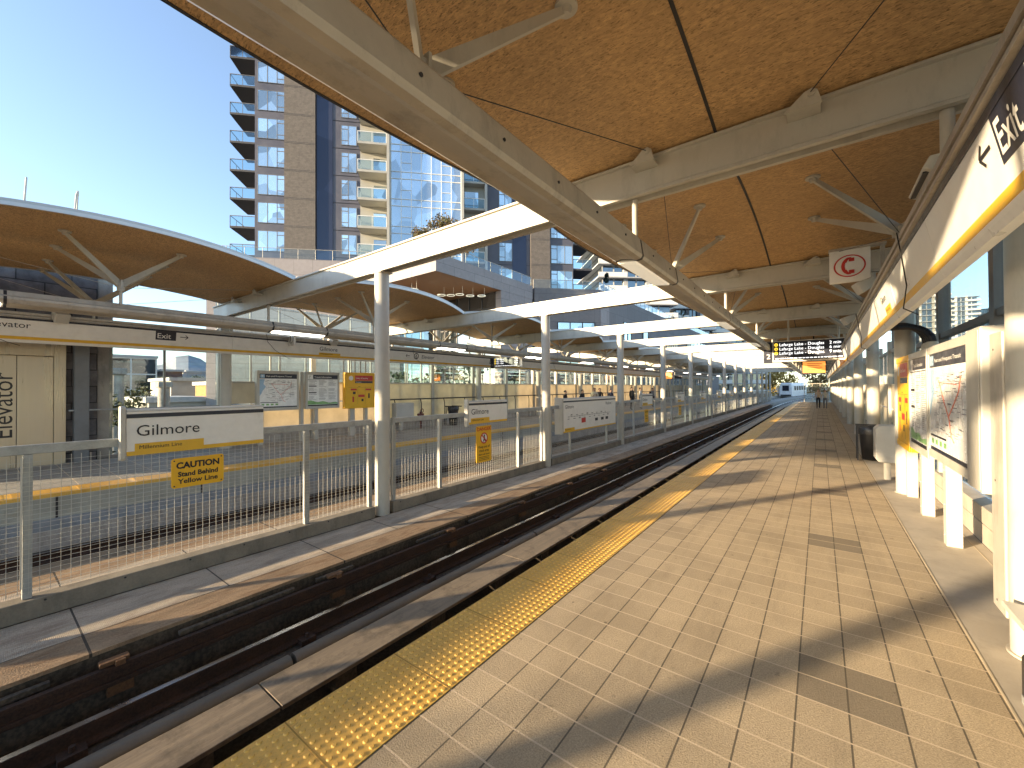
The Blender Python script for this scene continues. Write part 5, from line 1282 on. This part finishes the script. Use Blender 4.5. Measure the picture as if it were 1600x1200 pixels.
# mountains
g = G(); random.seed(21)
n = 90; vs_ = []
for i in range(n + 1):
    a = radians(100 + 95 * i / n); R = 5200
    h = 170 + 80 * sin(i * .21 + 1) + 60 * sin(i * .53) + 40 * sin(i * 1.31 + 2) + random.uniform(-16, 16)
    for k, (rr_, hh) in enumerate(((R - 1100, GZ - 5), (R - 450, h * .55 + random.uniform(-15, 15)), (R, h), (R + 700, GZ - 5))): vs_.append((rr_ * cos(a), rr_ * sin(a), hh))
g.add(vs_, [(i * 4 + k, i * 4 + k + 1, i * 4 + 5 + k, i * 4 + 4 + k) for i in range(n) for k in range(3)]); struct(g.build('mountains', mat('haze_tinted_mountain', (.24, .27, .30), .9, 0, .2, .004, .05)))  # pale blue-grey base colour stands in for distance haze

# ------------------------------------------------------------------ trees
def leaf_mat(name, c0_, c1_):
    m, nt, b = newmat(name); o = node(nt, 'ObjectInfo'); g_ = node(nt, 'NewGeometry')
    n1 = noise(nt, pos(nt), 2.2, 3); c = mixc(nt, ramp(nt, n1, [(.3, 0.), (.7, 1.)]), c0_, c1_)
    wn_ = node(nt, 'TexWhiteNoise'); nt.links.new(g_.outputs['Random Per Island'], wn_.inputs['Vector'])
    c = mixc(nt, mth(nt, 'MULTIPLY', wn_.outputs[0], .6), c, sc3(c0_, .5)); nt.links.new(c, b.inputs['Base Color']); b.inputs['Roughness'].default_value = .7
    return m
LM = {'autumn': leaf_mat('autumn_leaves', (.26, .13, .025), (.16, .13, .03)), 'green': leaf_mat('green_leaves', (.035, .055, .018), (.07, .085, .025)), 'dark': leaf_mat('conifer_needles', (.012, .024, .014), (.025, .04, .02)), 'yellow': leaf_mat('yellow_leaves', (.45, .28, .03), (.30, .22, .04)), 'shrub': leaf_mat('rust_shrub_leaves', (.20, .12, .05), (.12, .13, .04))}
BARK = mat('bark', (.06, .045, .035), .9, 0, .3, 6, 40, .3)
def tree(x, y, z, h, r_, kind, lab, leaves=900, size=.35, conifer=False, seed=0, name='tree', group=None):
    rnd = random.Random(seed + int(x * 7 + y * 3)); t = thing(name, (x, y, z), lab, 'tree', group)
    g = G(); g.tube((x, y, z), (x + rnd.uniform(-.2, .2), y, z + h * .55), h * .025 + .03, h * .012 + .02, 8)
    limbs = []
    for q in range(7):
        a = rnd.uniform(0, 2 * pi); zz_ = z + h * rnd.uniform(.25, .6); e = (x + r_ * .7 * cos(a), y + r_ * .7 * sin(a), zz_ + h * rnd.uniform(.1, .3)); g.tube((x, y, zz_), e, h * .01 + .012, .01, 6); limbs.append(e)
    g.build('trunk', BARK, t)
    g = G(); cl = []
    for q in range(14):
        if conifer: f = rnd.random(); a = rnd.uniform(0, 2 * pi); rad = r_ * (1 - f) * rnd.uniform(.5, 1); cl.append((x + rad * cos(a), y + rad * sin(a), z + h * (.12 + .88 * f), r_ * (.5 - .38 * f)))
        else:
            a = rnd.uniform(0, 2 * pi); f = rnd.uniform(-1, 1); rad = r_ * sqrt(1 - f * f) * rnd.uniform(.35, .85); cl.append((x + rad * cos(a), y + rad * sin(a), z + h * .62 + h * .33 * f, r_ * rnd.uniform(.3, .5)))
    for q in range(leaves):
        c = rnd.choice(cl); v_ = Vector((rnd.gauss(0, 1), rnd.gauss(0, 1), rnd.gauss(0, .8))).normalized() * c[3] * rnd.uniform(.3, 1.05); p_ = Vector(c[:3]) + v_
        u_ = Vector((rnd.gauss(0, 1), rnd.gauss(0, 1), rnd.gauss(0, 1))).normalized(); w_ = u_.orthogonal().normalized(); s_ = size * rnd.uniform(.5, 1.2)
        g.add([p_ - u_ * s_ * .5, p_ + w_ * s_ * .28, p_ + u_ * s_ * .5, p_ - w_ * s_ * .28], [(0, 1, 2, 3)])
    g.build('crown', LM[kind], t)
tree(-30.4, 26.6, 12.9, 4.6, 1.7, 'shrub', 'rust coloured small tree on the podium terrace, left one', 2000, .26, name='terrace_tree')
tree(-28.4, 26.8, 12.9, 5.2, 1.8, 'shrub', 'rust coloured small tree on the podium terrace, middle one', 2200, .26, name='terrace_tree')
tree(-26.2, 27.4, 12.9, 5.0, 1.1, 'autumn', 'sparse small tree on the podium terrace, right one', 900, .24, name='terrace_tree')
tree(-27.5, 62, 13, 7.5, 2.0, 'dark', 'dark conifer on the podium roof near the grey tower', 900, .45, True, name='conifer')
tree(-26, 96, 12.8, 7.0, 2.6, 'dark', 'dark roof tree further along the podium', 700, .5, name='roof_tree')
for i, (x, y, h, k, lab) in enumerate(((-10, 150, 13, 'yellow', 'yellow autumn tree behind the approaching train'), (-2, 175, 13, 'autumn', 'orange brown tree behind the train, right of the yellow one'), (14, 215, 12, 'green', 'dark green tree where the guideway curves away'), (-18, 190, 15, 'yellow', 'tall yellow tree far behind the fence columns'), (26, 240, 12, 'autumn', 'brownish tree at the end of the view'))):
    tree(x, y, GZ, h + 2, 6.5, k, lab, 1300, 1.0, seed=i)
for i, (x, y, h, lab) in enumerate(((-40, 5.6, 10.0, 'dense green street tree at the left edge of the far glass'), (-52, 9.0, 10.2, 'green street tree between the two piers'), (-70, 13.2, 10.6, 'bushy green tree in front of the office block'), (-95, 26, 12.6, 'dark green tree before the reddish building'), (-36, 8.0, 7.0, 'low green tree at the foot of the piers'), (-56, 16.5, 8.6, 'green tree right of the small sandy building'), (-30, 7.5, 5.8, 'low bush close behind the far glass wall'))):
    tree(x, y, GZ, h, 2.3, 'green', lab, 1100, .42, seed=40 + i, name='street_tree')
for i in range(11):
    tree(-24.5 - (i % 3) * .9, 19.5 + i * 4.6, GZ, 11.6 + (i * 37 % 5) * .35, 2.5, 'green', f'green street tree behind the far strip windows, {ORD[i]} past the glass building', 800, .5, seed=70 + i, name='street_tree')
for i, (x, y, w, h, c) in enumerate(((22, 260, 22, 16, (.55, .50, .52)), (48, 300, 18, 20, (.45, .42, .55)), (70, 260, 16, 15, (.6, .58, .55)))):
    t = thing('far_building', (x, y, GZ), ['pinkish far building at the end of the platform view', 'lilac far building at the end of the platform view', 'pale far building right of the curve'][i], 'building')
    m_ = mat('far_wall', sc3(c, .6), .8); G().box(x - w / 2, y, GZ, x + w / 2, y + 14, h).build('body', m_, t)
    g = G()
    for q in range(5):
        for r_ in range(5): g.box(x - w / 2 + 1 + q * w / 5, y - .1, GZ + 3 + r_ * 4, x - w / 2 + 3 + q * w / 5, y, GZ + 5 + r_ * 4)
    g.build('windows', M['win_far'], t)
